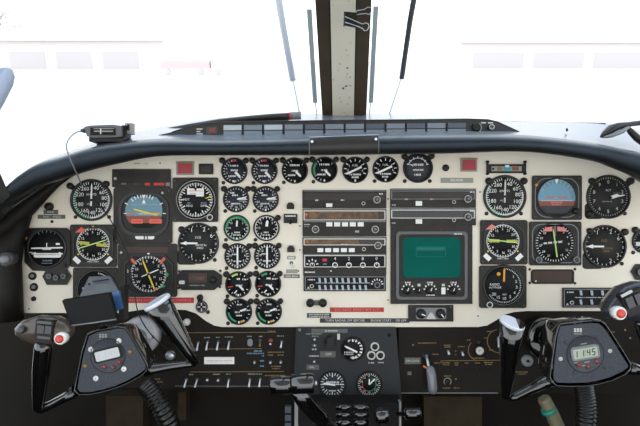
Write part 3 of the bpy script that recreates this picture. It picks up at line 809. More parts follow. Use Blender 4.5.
# ------------------------------------------------ small engine gauges
GR = 'small round engine gauges'
def eng(cx, cy, label, kind, R=13.2, posts='LR', scr='L'):
    t = thing('engine_gauge', label, 'gauge', cx, cy, group=GR)
    bezel(t, cx, cy, R, 1.4, h=2.2)
    r = R-1.4
    def idx(b, d): b.line(cx, cy+r-2.2, cx, cy+r+.2, 1.6, d+.1, W_)
    def fn(b, d):
        idx(b, d)
        if kind == 'temp':
            b.ticks(cx, cy, r-2.4, r-.6, 12, 190, 360, .6, d, W_); b.ticks(cx, cy, r-2.4, r-.6, 7, 100, 186, .6, d, W_)
            b.arc(cx, cy, r-2.4, r-.3, -14, 12, d+.05, 'red'); b.dashes(cx-4, cx+4, cy-5.2, 1.7, d, W_); b.dashes(cx-3.6, cx+3.4, cy-.6, 1.7, d, W_)
            b.dashes(cx-6, cx+2, cy+5.2, 1.6, d, W_); b.nums(cx, cy, r-4, 1.9, [('8', -45), ('6', -75), ('4', -105), ('2', -140)], d, W_)
        elif kind == 'torque':
            b.ticks(cx, cy, r-2.2, r-.6, 24, 0, 360, .55, d, W_, True); b.nums(cx, cy, r-3.8, 2.2, [('4', 60), ('8', 110), ('12', 145), ('16', 180), ('20', 215), ('24', 250)], d, W_)
            b.dashes(cx-6, cx-1.5, cy-6.4, 1.4, d, W_); b.dashes(cx-4, cx+1.6, cy-4, 1.5, d, W_); b.dashes(cx-5, cx+4, cy+4.4, 1.5, d, W_)
            b.rrect(cx+2, cy-1.6, cx+10, cy+.8, .4, d-.05, d+.05, 'offwhite'); b.rrect(cx+3, cy+1.3, cx+9, cy+2.3, .3, d-.05, d+.05, 'grey')
        elif kind in ('prop', 'propw'):
            b.ticks(cx, cy, r-2.6, r-.6, 20, 0, 360, .7, d, W_, True); b.arc(cx, cy, r-.9, r-.2, 0, 360, d, 'mint' if kind == 'prop' else W_, 40)
            if kind == 'prop': b.arc(cx, cy, r-2.2, r-.2, -90, 72, d+.05, 'green', 24)
            b.nums(cx, cy, r-4.2, 2.2, [('2', 50), ('4', 100), ('8', 220), ('10', 270), ('12', 310)], d, W_)
            b.dashes(cx-2.6, cx+3, cy+4.4, 1.5, d, W_); b.dashes(cx-3.6, cx+3.6, cy+7, 1.2, d, W_)
        elif kind == 'turb':
            b.arc(cx, cy, r-3, r-2.3, 0, 360, d, 'grey', 40); b.ticks(cx, cy, r-2.8, r-.5, 24, 0, 360, .7, d, W_, True)
            b.nums(cx, cy, r-4.6, 2.3, [('2', 45), ('4', 85), ('6', 125), ('8', 235), ('10', 275), ('12', 315)], d, W_); b.dashes(cx-4, cx+4, cy+5, 1.4, d, W_); b.dashes(cx-5.5, cx-1, cy-2, 1.5, d, W_)
        elif kind == 'flow':
            b.ticks(cx, cy, r-2.4, r-.5, 6, -60, 60, .6, d, W_); b.ticks(cx, cy, r-2.4, r-.5, 6, 120, 240, .6, d, W_)
            b.arc(cx, cy, r-2.6, r-.6, -40, -4, d+.05, 'lime' if cx < 250 else 'green'); b.line(cx-10.5, cy+2.6, cx-5.5, cy+2, 1.1, d+.05, 'red')
            b.dashes(cx-1.5, cx+2.6, cy-5.5, 1.8, d, W_); b.dashes(cx+4, cx+8, cy-5, 1.6, d, W_); b.dashes(cx-2.4, cx+4, cy+1, 1.7, d, W_)
            b.line(cx-4, cy+9, cx-1.5, cy+6, 1.2, d, W_)
        elif kind == 'oil':
            b.arc(cx, cy, r-2.4, r-.6, 195, 265, d+.05, 'green'); b.arc(cx, cy, r-2.4, r-.6, 152, 172, d+.05, 'amber')
            b.ticks(cx, cy, r-2.4, r-.5, 5, -70, -5, .6, d, W_); b.ticks(cx, cy, r-2.4, r-.5, 5, 60, 150, .6, d, W_); b.dashes(cx-2, cx+3, cy-7, 1.5, d, W_); b.dashes(cx+4, cx+9, cy-1.4, 1.6, d, W_); b.dashes(cx-4, cx+1, cy+.6, 1.6, d, W_); b.dashes(cx-3, cx+3, cy+4, 1.4, d, W_)
        elif kind == 'fuelw':
            b.ticks(cx, cy, r-2.4, r-.5, 9, 200, 340, .6, d, W_); b.dashes(cx-5, cx+5, cy-5.4, 1.9, d, W_); b.dashes(cx-3, cx+3.4, cy+.2, 1.7, d, W_); b.dashes(cx-7, cx+1, cy+4.6, 1.7, d, W_); b.text('F', cx+7.5, cy-5.8, 1.9, d, W_)
            if abs(cx-324) < 6: b.arc(cx, cy, r-2.4, r-.4, 240, 312, d+.05, 'green')
        elif kind == 'press':
            b.ticks(cx, cy, r-3.2, r-.6, 9, -110, 110, .9, d, W_); b.nums(cx, cy, r-4.6, 2, [('0', -95), ('2', -55), ('4', 55), ('6', 95)], d, W_)
            b.text('FUEL', cx, cy-4.4, 2, d, W_); b.dashes(cx-5.5, cx+5.5, cy+4.6, 1.6, d, W_); b.dashes(cx-3.4, cx+3.4, cy+7.4, 1.7, d, W_)
    dial(t, cx, cy, r+.1, fn, 'dial_blue' if kind in ('temp', 'torque') else 'dial')
    nd = {'temp': (9.5, 138, 2.4), 'prop': (8, 2, 1.6), 'propw': (8, 8, 2.6), 'turb': (10.4, 0, 1.7), 'flow': (8.4, 138, 2.0), 'oil': (8.5, 68, 1.7), 'fuelw': (9, 135, 2.2), 'press': (10.5, 245, 2.0)}.get(kind)
    if nd:
        L, a, w = nd
        needle(t, cx, cy, L, a, w, W_, tail=(8.5 if kind in ('turb',) else 7 if kind == 'press' else -1.5), hub=0)
    else:
        b = MB(t); b.prism([(cx+1, cy-.6), (cx+9.8, cy-2.6), (cx+10, cy-1.4), (cx+1, cy+.6)], 1, 1.3, W_); b.build('needle')
    if 'L' in posts: post_light(t, cx-12, cy-10.3, 3, 3.5, 3)
    if 'R' in posts: post_light(t, cx+11.7, cy-10.3, 2.8, -3.5, 3)
    if 'L' in scr: screw(t, cx-11, cy+11.8)
    if 'R' in scr: screw(t, cx+12, cy+11)
    return t
eng(234.2, 170.8, 'small temperature gauge at the left end of the top row of engine dials', 'temp')
eng(264.3, 170.8, 'small temperature gauge second from the left in the top row of engine dials', 'temp')
eng(294.8, 170.5, 'small gauge with white lettering third from the left in the top row', 'fuelw')
eng(324.4, 169.8, 'small top row gauge with a green arc down its left side', 'fuelw')
eng(355.3, 169.8, 'small gauge with white slanted needle, fifth in the top row', 'press', scr='')
eng(385.7, 169.2, 'small gauge with white slanted needle, sixth in the top row beside the round grey dial', 'press', posts='', scr='L')
eng(236, 199.2, 'small bluish torque gauge in the left column, second row down', 'torque')
eng(265.6, 199.2, 'small bluish torque gauge in the right column, second row down', 'torque', scr='L')
eng(236.7, 228, 'small gauge with green and white rim in the left column, third row down', 'prop', posts='')
eng(266.3, 228, 'small gauge with white rim in the right column, third row down', 'propw', posts='R')
eng(237.4, 256.4, 'small gauge with tall white needle and red mark in the left column, fourth row', 'turb')
eng(267, 256, 'small gauge with tall white needle in the right column, fourth row', 'turb')
eng(238.2, 284.6, 'small gauge with lime arc in the left column, fifth row', 'flow')
eng(268, 284, 'small gauge with green arc and red mark in the right column, fifth row', 'flow')
eng(238.8, 311.8, 'small oil gauge with green and amber arcs at the foot of the left column', 'oil', scr='L')
eng(268.6, 311.6, 'small oil gauge with green and amber arcs at the foot of the right column', 'oil')
for (x, y) in ((251, 218), (221, 217)):
    pass
t = thing('suction_gauge', 'round grey dial with upper scale at the right end of the top gauge row', 'gauge', 418, 167.5)
bezel(t, 418, 167.8, 15, 1.3)
def fn(b, d):
    cx, cy = 418, 167.8
    b.arc(cx, cy, 9.6, 10.2, -70, 70, d, W_, 20); b.ticks(cx, cy, 9, 11.5, 7, -70, 70, .7, d, W_); b.dashes(413, 423.5, cy-3.2, 2.2, d, W_); b.dashes(413.5, 423.5, cy+2, 1.6, d, W_); b.dashes(414.5, 421.5, cy+6.8, 1.9, d, W_); b.text('0', 408.5, 164, 2, d, W_)
dial(t, 418, 167.8, 13.8, fn, 'adi_dark')
needle(t, 418, 168, 9.5, 295, 1.2, 'offwhite', tail=-5, hub=0)
post_light(t, 404.5, 156.5, 3, 3, 3); post_light(t, 431.5, 156, 3.2, -3, 3); screw(t, 405, 181); screw(t, 430, 181)

# ------------------------------------------------ copilot side
t = thing('slip_indicator', 'narrow black strip gauge with blue centre on two posts above the copilot airspeed dial', 'gauge', 506, 168)
b = MB(t); b.box(488.5, 164.5, 524.5, 173, 0, 1.8, 'black', .3); b.build('housing')
b = MB(t); b.box(491.5, 166.3, 521.5, 171.2, 1.8, 2.0, 'palegrey'); b.box(497, 166.8, 502, 170.6, 2, 2.1, 'ambertext'); b.box(503, 166.5, 511, 171, 2, 2.1, 'tealmark'); b.box(512, 166.8, 518.5, 170.6, 2, 2.1, 'adi_brown'); b.box(505, 165, 509, 167.2, 2, 2.2, 'white'); b.disc(493, 168.8, 1.2, 2.1, 'black', 12); b.build('scale')
for x in (487.6, 525):
    b = MB(t); b.box(x-.9, 161.6, x+.9, 173.5, 0, 2.2, 'black'); b.lathe(x, 162, [(1.5, 0), (1.5, 2.6), (0, 2.8)], 'black', 12); b.lathe(x, 173.6, [(1.4, 0), (1.4, 2.6), (0, 2.8)], 'black', 12); b.build('post')

t = thing('attitude_indicator', 'square attitude gauge with light blue sky and brown ground on the copilot side', 'gauge', 557, 198)
b = MB(t); b.prism(octo(532.5, 176, 581.5, 219.5, 1), 0, 1.6, 'plate', .4); b.frame(rr(535, 178, 579, 217.5, 12, 6), rr(535.7, 178.7, 578.3, 216.8, 11.6, 6), 1.6, 1.8, 'grey'); b.build('housing')
cx, cy = 556.5, 197.8
bezel(t, cx, cy, 20, 1.4, h=2.8, d0=1.5)
b = MB(t); R = 18.7; b.lathe(cx, cy, [(R, 1), (R, 1.8), (0, 1.8)], 'adi_dark', 40)
b.seg(cx, cy, R, -R, 3.0, 1.9, 'sky_blue'); b.seg(cx, cy, R, 3, 9.5, 1.9, 'adi_brown'); b.arc(cx, cy, R-4.4, R-.6, -50, 95, 1.95, 'adi_blue', 22); b.ticks(cx, cy, R-4, R-1, 9, -60, 60, .8, 2.0, 'adi_lightblue')
b.poly([(cx-2, cy-R), (cx+2, cy-R), (cx, cy-R+5)], 2.05, W_); b.line(cx-16, cy+3, cx+16, cy+3, .5, 2.0, 'offwhite'); b.dashes(cx-6, cx+6, cy+4.6, 1.5, 2.02, 'pinkflag'); b.dashes(cx-5, cx+5, cy+6.8, 1.1, 2.02, 'pinkflag')
b.poly([(cx-18, cy+8), (cx+18, cy+8), (cx+10, cy+15.2), (cx-10, cy+15.2)], 2.03, 'adi_dark'); b.build('display')
b = MB(t); b.box(cx-11, cy-.8, cx-3.5, cy+.4, 2.2, 2.5, 'orange'); b.box(cx+3, cy-.8, cx+10, cy+.4, 2.2, 2.5, 'orange'); b.lathe(cx, cy, [(1, 2.2), (1, 2.5), (0, 2.5)], 'amber', 10); b.build('aircraft_symbol')
b = MB(t); b.lathe(536.5, 185, [(1.4, 1.6), (1.3, 2.2), (0, 2.4)], 'amber', 12); b.build('amber_lamp')
knob(t, 575.5, 211, 3.2, 3, 'black', None, 'cage_knob', 1.6)
for x, y in ((535, 178.3), (579, 178.3), (535, 217), (579, 217)): screw(t, x, y, 1.2, 1.6, 'darkgrey')

t = thing('altimeter', 'round black altimeter with white pointers at the upper right of the copilot side', 'gauge', 608.5, 197)
b = MB(t); b.rrect(585.5, 203, 604, 219, 4, 0, .35, 'black'); b.build('corner_lug')
bezel(t, 608.8, 196.8, 22, 1.9)
def fn(b, d):
    cx, cy = 608.8, 196.8
    b.nums(cx, cy, 14.8, 3.6, [(str(k), k*36) for k in range(10)], d, 'offwhite'); b.ticks(cx, cy, 18, 19.6, 50, 0, 360, .45, d, 'offwhite', True)
    b.box(614, 192, 621, 196, d-.05, d+.05, 'darkgrey'); b.dashes(603, 613, 201.5, 1.2, d, 'grey'); b.text('ALT', cx, cy-6.5, 2.2, d, 'offwhite')
dial(t, 608.8, 196.8, 20.2, fn, 'dial_grey')
needle(t, 611, 197.5, 15, 80, 1.2, W_, tail=0); needle(t, 611, 197.5, 8.5, 72, 3.2, W_, tail=0, d=1.3, name='short_needle')
post_light(t, 592, 181, 3.2, 4, 4); post_light(t, 630.5, 181, 3.6, -4, 4); screw(t, 625.5, 213.5); knob(t, 590, 214, 3.4, 3.4, 'black', None, 'set_knob')

t = thing('course_indicator', 'square course gauge with two pink flags and yellow needle below the copilot attitude gauge', 'gauge', 555, 243)
b = MB(t); b.prism(octo(529.5, 222, 581, 265, 1), 0, 1.6, 'plate', .4); b.frame(rr(532, 224, 578.5, 263, 9, 5), rr(532.8, 224.8, 577.7, 262.2, 8.6, 5), 1.6, 1.9, 'grey'); b.build('housing')
cx, cy = 554.5, 243
bezel(t, cx, cy, 20.5, 1.4, h=2.8, d0=1.5)
def fn(b, d):
    b.ticks(cx, cy, 16.6, 18.8, 36, 30, 330, .6, d, W_); b.nums(cx, cy, 14, 2.3, [('3', 40), ('6', 65), ('9', 95), ('12', 120), ('15', 150), ('21', 205), ('24', 232), ('27', 260), ('30', 290), ('33', 315)], d, W_)
    b.line(cx-11, cy+.4, cx+8, cy-1.4, 1.8, d, 'offwhite')
    for k in range(5): b.disc(cx-12+k*5, cy+.4-k*.4, .9, d+.04, 'black', 8)
dial(t, cx, cy, 19.2, fn, d=1.8)
for sg in (-1, 1):
    b = MB(t); b.prism([(cx+sg*2.5, cy-16.5), (cx+sg*9, cy-15.5), (cx+sg*12.5, cy-11.5), (cx+sg*2.5, cy-11.8)], 2.1, 2.4, 'pinkflag'); b.build('warning_flag')
b = MB(t); b.box(cx-1.2, cy-17, cx+1.2, cy-7, 2.1, 2.5, 'midgrey'); b.build('centre_post')
needle(t, cx+.4, cy+2, 16.5, -8, 1.3, 'lime', tail=12, d=2.6, hub=0)
for x in (538, 575.5): knob(t, x, 259.6, 3.4, 2.6, 'darkgrey', 'grey', 'set_knob', 1.6)
for x, y in ((531.7, 224.2), (578.8, 224.2)): screw(t, x, y, 1.2, 1.6, 'darkgrey')

t = thing('empty_slot', 'dark brown empty instrument slot with corner screws below the copilot course gauge', 'slot', 553.5, 276.5)
b = MB(t); b.frame(rr(531.5, 269.5, 574.5, 284, 3), rr(533, 271, 573, 282.6, 2.4), 0, .8, 'black'); b.build('slot_frame')
b = MB(t); b.prism(rr(533, 271, 573, 282.6, 2.4), -.0, .2, 'brownslot'); b.disc(536.5, 281.3, 1, .3, 'offwhite', 8); b.build('slot_back')
for x, y in ((530.3, 269.5), (575.5, 269.3), (530.3, 283), (575.5, 283.4)): screw(t, x, y, 1.3)

t = thing('edge_gauge', 'round black gauge with white readout cut by the right edge of the view', 'gauge', 645, 241)
bezel(t, 645, 241, 12.5, 1.4); dial(t, 645, 241, 11.2, lambda b, d: (b.box(636.5, 242, 645, 246, d, d+.1, 'offwhite'), b.ticks(645, 241, 8.5, 10.5, 12, 180, 360, .6, d, 'grey')))
post_light(t, 635.5, 230, 3.2, 3, 3); screw(t, 634, 252.6)
t = thing('jack_plate', 'black hexagonal plate at the right edge of the view below the cut off gauge', 'plate', 643, 272)
b = MB(t); b.prism([(631.5, 271.5), (636, 264.5), (652, 264.5), (656, 271.5), (652, 279.5), (636, 279.5)], 0, 1.6, 'black', .4); b.build('plate')
knob(t, 640, 272, 3.6, 2.4, 'darkgrey', 'grey', 'knob', 1.6)

def audio(label, x0, y0, x1, y1, n, big):
    t = thing('audio_panel', label, 'radio', (x0+x1)/2, (y0+y1)/2, group='audio panels')
    b = MB(t); b.box(x0, y0, x1, y1, 0, 1.6, 'plate', .3); b.frame(rr(x0+1, y0+1, x1-1, y1-1, .5, 1), rr(x0+1.7, y0+1.7, x1-1.7, y1-1.7, .4, 1), 1.6, 1.8, 'grey')
    b.box(x0+1.7, y0+1.7, x1-1.7, y1-1.7, 1.55, 1.7, 'dial'); b.dashes(x0+4, x0+11, y0+4.2, 1.2, 1.75, W_); b.poly([(x0+3, y1-2.3), (x0+6, y1-2.3), (x0+4.5, y1-4.5)], 1.75, 'offwhite')
    xa = x0+14; xb = x1-(16 if big else 2)
    b.dashes(xa-2, xb, (y0+y1)/2-.2, .9, 1.75, 'offwhite')
    b.build('face')
    for r_ in range(2):
        for k in range(n):
            x = xa+(xb-xa)*(k+.3)/n; y = y0+4.6+r_*((y1-y0)*.47)
            bb = MB(t); bb.prism([(x-1.1, y-2.1), (x+.6, y-2.1), (x+1.2, y+2.3), (x-.5, y+2.3)], 1.7, 3.2, 'audiokey', .25); bb.build('toggle_switch')
    knob(t, x0+8, y1-5, 2, 1.8, 'black', 'offwhite', 'volume_knob', 1.7)
    if big:
        knob(t, x1-8.5, y1-6, 3, 2.2, 'black', 'grey', 'selector_knob', 1.7)
        b = MB(t); b.ticks(x1-8.5, y1-6, 4.5, 6.3, 7, -80, 80, 1.0, 1.8, W_); b.build('selector_marks')
audio('audio panel with toggles on the copilot side partly behind the right yoke', 563, 288, 622, 307.3, 4, 0)
audio('audio panel with two rows of toggles at the foot of the left radio stack', 304, 275.5, 385.5, 290.8, 9, 1)

# warning lamps and small board items -------------------------------------------
for x, y, w, h, lab in ((185, 168.5, 15, 10.5, 'square red warning lamp on the pilot side above the compass dial with readout box'), (469, 165, 14, 10.5, 'square red warning lamp on the copilot side left of the strip gauge')):
    t = thing('warning_lamp', lab, 'lamp', x, y, group='red warning lamps')
    b = MB(t); b.rrect(x-w/2-1.2, y-h/2-1.4, x+w/2+1.2, y+h/2+1.2, .8, 0, .9, 'palegrey', .2); b.box(x-w/2-1.5, y-h/2-1.6, x+w/2+1.5, y-h/2-.6, .9, 2.0, 'ambertext'); b.build('frame')
    b = MB(t); b.box(x-w/2+1, y-h/2+.8, x+w/2-1, y+h/2-.6, .8, 2.2, 'lampred', .5); b.build('lens')
t = thing('dark_lamp', 'unlit black square lamp beside the pilot side red warning lamp', 'lamp', 206, 169)
b = MB(t); b.rrect(199, 164, 213, 174, .6, 0, 1.2, 'black', .3); b.build('frame'); b = MB(t); b.box(200.8, 166, 211.3, 172.3, 1.2, 1.6, 'darkdisplay'); b.build('lens')
t = thing('black_plug', 'round black hole plug left of the copilot side red warning lamp', 'plug', 446, 167.8)
b = MB(t); b.lathe(446, 167.8, [(3.5, 0), (3.5, .8), (2.8, 1.2), (0, 1.2)], 'black', 20); b.build('plug')
def placard(label, x0, y0, x1, y1, m, txts, mt='white', group=None, name='placard'):
    t = thing(name, label, 'label', (x0+x1)/2, (y0+y1)/2, group=group)
    b = MB(t); b.box(x0, y0, x1, y1, 0, .5, m)
    for tx, cx, cy, h, wd in txts:
        if tx: b.text(tx, cx, cy, h, .56, mt, 0, wd)
        else: b.dashes(cx-wd, cx+wd, cy, h, .56, mt)
    b.build('label_strip'); return t
placard('grey engraved label strip above the upper right radio', 441, 177.8, 473.5, 182.8, 'palegrey', [('SPEAKER', 457, 180.3, 2.6, .9)])
placard('small upper grey label of two below the knob at the upper left corner', 43, 209.8, 57.5, 214.2, 'placard', [('', 50, 212, 1.5, 3)], 'offwhite')
placard('lower grey label reading fast speed at the upper left corner of the board', 37.2, 214.8, 64.5, 218.8, 'placard', [('FAST', 46, 216.8, 2, 1.1), ('SPEED', 56.5, 216.8, 2, 1.1)], 'offwhite')
placard('red label strip running behind the right grip of the left yoke', 122, 297.8, 193.5, 303.2, 'redplacard', [('OXYGEN SYSTEM', 141, 300.5, 2.6, 1.15), ('CONTROL', 182, 300.5, 2.6, 1.1)], 'pinkflag')
placard('red label strip under the left radio stack', 330, 307.7, 384, 312.2, 'redplacard', [('DO NOT RESET B/T C.T', 357, 310, 2.5, 1.22)], 'pinkflag')
placard('short two line black label under the double knob', 307, 313.4, 331.2, 318, 'dymo', [('', 319, 314.8, 1.3, 10), ('', 319, 316.9, 1.1, 10)], 'offwhite')
placard('long black label about turning radar off along the lower edge of the board', 320, 318.6, 409.5, 323, 'dymo', [('TURN RADAR OFF BEFORE', 345, 320.8, 2.3, 1.03), ('ENGINE START', 381, 320.8, 2.3, .95), ('OR OFF', 401, 320.8, 2.3, .95)], 'offwhite')
t = thing('panel_knob', 'small round black knob above the two grey labels at the upper left corner', 'knob', 49.5, 206.5); knob(t, 49.3, 206.6, 3.9, 5, 'black', None, 'cap'); screw(t, 51.3, 221.6, 1.5)
for x, y, r, lab in ((31.8, 276.2, 4.1, 'upper of two silver centred jacks at the lower left of the board'), (33.2, 287.3, 4.2, 'lower of two silver centred jacks at the lower left of the board'), (33, 299, 2.5, 'smallest jack at the lower left of the board below two larger ones')):
    t = thing('jack_socket', lab, 'jack', x, y, group='jacks at the lower left')
    b = MB(t); b.lathe(x, y, [(r, 0), (r*.9, 1.4), (r*.5, 1.6), (r*.45, .6), (0, .6)], 'black', 20); b.build('collar')
    if r > 3: b = MB(t); b.lathe(x+.3, y-.3, [(r*.5, 1.2), (r*.4, 2.6), (0, 2.8)], 'grey', 14); b.build('plunger')
t = thing('double_jack_plate', 'black hexagonal plate with sockets below the far left attitude gauge', 'plate', 57, 276.5)
b = MB(t); b.prism([(42.8, 276.5), (47, 269), (66.5, 269), (71, 276.5), (66.5, 284.5), (47, 284.5)], 0, 1.5, 'black', .4); b.build('plate')
for x, y in ((49.5, 276), (56.5, 277.5), (64, 276)): knob(t, x, y, 2.6, 2, 'darkgrey', 'grey', 'socket', 1.5)
t = thing('trim_control', 'pair of joined black knobs under the left radio stack', 'control', 316.5, 303)
b = MB(t); b.box(312, 300.5, 321, 305.5, 0, 1.2, 'placard'); b.build('bridge')
for x in (310.2, 322.7): knob(t, x, 303, 4, 5, 'black', None, 'cap')
# column of small switches right of the engine gauges
t = thing('shielded_lamp', 'upper black hooded lamp right of the engine gauge columns', 'lamp', 290.5, 206)
b = MB(t); b.prism([(287.3, 208.6), (287.3, 205), (289, 203), (292, 203), (293.7, 205), (293.7, 208.6)], 0, 3, 'black', .5); b.build('hood')
t = thing('shielded_lamp', 'lower black hooded lamp right of the engine gauge columns', 'lamp', 291, 249)
b = MB(t); b.prism([(287.8, 251.6), (287.8, 248), (289.5, 246), (292.5, 246), (294.2, 248), (294.2, 251.6)], 0, 3, 'black', .5); b.build('hood')
t = thing('twin_switch', 'black guarded switch block with white letters between the two hooded lamps', 'switch', 290.5, 218.5)
b = MB(t); b.box(284, 214.2, 297, 222.8, 0, 1.4, 'black', .3); b.dashes(285.5, 295.5, 216, 1.5, 1.45, W_); b.build('block'); toggle(t, 290.5, 219.5, 0, 4, 1.3, 'black', 1.4)
t = thing('toggle_unit', 'small lone toggle with grey labels below the lower hooded lamp', 'switch', 291.5, 266)
b = MB(t); b.box(287, 256, 295.5, 259.5, 0, .5, 'palegrey'); b.dashes(288.5, 294, 257.8, 1.4, .55, W_); b.box(284, 274.5, 299.5, 278, 0, .5, 'placard'); b.dashes(286, 298, 276.3, 1.4, .55, 'offwhite'); b.box(286, 269.5, 297.5, 273.5, 0, .4, 'palegrey'); b.build('labels'); toggle(t, 291.3, 263, 1, 4, 1.2, 'silver', 0)

# ------------------------------------------------ radio stacks
def wbutton(t, x, y, w, h, d=1.6):
    b = MB(t); b.box(x-w/2, y-h/2, x+w/2, y+h/2, d, d+1.6, 'white', .3); b.build('push_button')
def tuner(t, x, y, r=3.6, d=1.6):
    b = MB(t); b.lathe(x, y, [(r, d), (r, d+1.6), (r*.75, d+1.8), (r*.72, d+4), (r*.55, d+4.4), (0, d+4.4)], 'darkgrey', 22)
    b.lathe(x, y, [(r*1.02, d+1.65), (r*1.02, d+1.8), (r*.78, d+1.85)], 'offwhite', 22); b.lathe(x-.2, y-.3, [(r*.36, d+4.4), (r*.34, d+4.6), (0, d+4.7)], 'grey', 14); b.build('tuning_knob')
def comm(label, x0, y0, x1, y1, disp, yd0, yd1, group, lines=False, fr=False):
    t = thing('radio_unit', label, 'radio', (x0+x1)/2, (y0+y1)/2, group=group)
    b = MB(t); b.box(x0, y0, x1, y1, 0, 1.6, 'plate', .3); b.line(x0+.5, y0+.6, x1-.5, y0+.6, .8, 1.62, 'grey')
    b.build('chassis')
    b = MB(t); b.box(x0+1.5, yd0, x1-1.5, yd1, 1.55, 1.75, disp)
    if fr: b.frame(rr(x0+.7, yd0-.6, x1-.7, yd1+.8, .3, 1), rr(x0+1.8, yd0+.4, x1-1.8, yd1, .3, 1), 1.6, 2.1, 'offwhite')
    b.build('display'); return t
GS = 'radio units in the two stacks'
t = comm('radio unit with a dark screen at the top of the left stack', 302.8, 190.3, 386, 208, 'darkdisplay', 193, 200, GS)
b = MB(t); b.dashes(315.5, 319, 200.3, 1.3, 1.85, W_); b.dashes(341, 344.5, 200.1, 1.3, 1.85, W_); b.dashes(379, 383, 193.9, 1.4, 1.85, W_); b.build('lettering')
wbutton(t, 329.2, 205.2, 5.6, 3); knob(t, 363.2, 203.4, 1.9, 2, 'black', 'offwhite', 'volume_knob', 1.6); tuner(t, 376.7, 199.7)
t = comm('radio unit with a brown screen and five white keys, second in left stack', 303, 209.3, 386, 236, 'browndisplay', 211, 219.5, GS, fr=True)
b = MB(t); b.line(304, 221.6, 385.5, 221.6, .8, 1.65, 'grey'); b.dashes(304.5, 310, 224.5, 1, 1.65, 'offwhite'); b.dashes(304.5, 309, 226.5, 1, 1.65, 'grey'); b.dashes(355, 359, 231.5, 2, 1.65, 'offwhite'); b.build('lettering')
b = MB(t); b.box(378, 211.5, 384, 219.3, 1.75, 1.9, 'darkdisplay'); b.build('display_end')
b = MB(t); b.lathe(306.3, 214.6, [(1.3, 1.75), (1.2, 2), (0, 2.1)], 'orange', 12); b.build('power_lamp')
for k in range(5): wbutton(t, 329.3+k*7.8, 224.3, 5.4, 3.6)
tuner(t, 315.6, 229.3); tuner(t, 375, 229.3)
t = comm('radio unit with a shorter brown screen and five white keys, third in left stack', 303, 237.3, 386, 253.5, 'browndisplay', 239, 244.5, GS, fr=True)
b = MB(t); b.box(359, 238.7, 384.3, 245, 1.75, 1.9, 'darkdisplay'); b.build('display_end')
b = MB(t); b.lathe(307.5, 241.6, [(1.2, 1.75), (1.1, 2), (0, 2.1)], 'orange', 12); b.build('power_lamp')
b = MB(t); b.dashes(341, 348, 244.6, 1.2, 1.9, W_); b.build('lettering')
for k in range(5): wbutton(t, 320.4+k*7.8, 250, 5.2, 3.4)
knob(t, 363.7, 249, 1.9, 2, 'black', 'offwhite', 'volume_knob', 1.6); tuner(t, 377.7, 245.5)
t = comm('transponder with four ringed knobs and white digits in the left stack', 303.5, 254.3, 386, 268, 'dial', 255.6, 266.4, GS, fr=True)
for k, dg in enumerate('4200'):
    x = 335+13.8*k; b = MB(t); b.text('4280'[k], x, 258.7, 3.2, 1.9, W_); b.build('code_digit'); knob(t, x, 264.8, 2.8, 2.4, 'dial', 'white', 'code_knob', 1.75, mark=0 if k % 2 else 180)
b = MB(t); b.box(322.5, 258.5, 327, 261.3, 1.75, 2.2, 'red'); b.build('reply_lamp')
knob(t, 312.4, 264.8, 2.6, 2.4, 'dial', 'offwhite', 'mode_knob', 1.75, mark=0)
b = MB(t); b.ticks(312.4, 264.8, 4, 6, 5, -80, 80, 1.1, 1.85, W_); b.dashes(323, 327, 264, 1.3, 1.85, 'sky_blue'); b.build('mode_marks')
t = thing('blank_plate', 'dark blanking strip with small lettering between transponder and audio panel', 'plate', 345, 271.8)
b = MB(t); b.box(303.5, 268.4, 386, 275.1, 0, 1.3, 'plate', .2); b.dashes(305, 315, 272.2, 1.3, 1.36, W_); b.disc(331, 271, .9, 1.4, 'offwhite', 8); b.disc(342, 270.6, .7, 1.4, 'black', 8); b.build('plate')
for lab, y0, y1, disp, fr in (('radio unit with a dark red brown screen at the top of the right stack', 189, 207, 'darkdisplay', False), ('radio unit with a white framed grey screen above the green radar scope', 208, 225, 'slatedisplay', True)):
    t = comm(lab, 390.5, y0, 475.5, y1, disp, y0+2.2, y0+9.6, GS, fr=fr)
    b = MB(t)
    if not fr: b.dashes(405, 408, y0+10.2, 1.3, 1.85, W_); b.dashes(430, 433.5, y0+10.2, 1.3, 1.85, W_); b.frame(rr(391.2, y0+1.8, 474.8, y0+10.4, .3, 1), rr(392.2, y0+2.4, 474, y0+9.8, .3, 1), 1.6, 1.9, 'grey')
    b.dashes(470, 474, y0+3, 1.3, 1.85, W_); b.dashes(392, 396, y1-2, 1.2, 1.65, 'offwhite'); b.build('lettering')
    wbutton(t, 418.6, y1-3.6, 5.8, 4); knob(t, 453.4, y1-5, 1.9, 2, 'black', 'offwhite', 'volume_knob', 1.6); tuner(t, 467.5, y1-8)

# radar
t = thing('weather_radar', 'weather radar unit with a square teal green screen in a grey frame', 'radar screen', 431.5, 264)
b = MB(t); b.box(390.8, 225.3, 472, 303.5, 0, 1.6, 'plate', .3); b.build('housing')
b = MB(t); b.frame(rr(396, 231.5, 467, 299.3, 4, 5), rr(398.8, 234.3, 464.2, 296.5, 3, 5), 1.6, 3.2, 'midgrey'); b.build('frame')
b = MB(t); b.frame(rr(398.8, 234.3, 464.2, 281, 2, 5), rr(402.8, 237.4, 460.6, 277.6, 5, 5), 1.6, 2.6, 'black'); b.box(398.8, 280.5, 464.2, 296.5, 1.6, 2.0, 'plate')
b.dashes(457.5-4, 462, 234, 1.2, 3.25, W_)
for cx_, tt in ((408, -8), (430, 0), (453.5, 6)):
    b.dashes(cx_-3, cx_+3, 282.4, 1.4, 2.1, W_); b.ticks(cx_, 290, 5, 6.6, 6, -80, 80, 1.2, 2.1, W_)
b.dashes(426, 435, 295, 1.2, 2.1, W_); b.build('screen_mask')
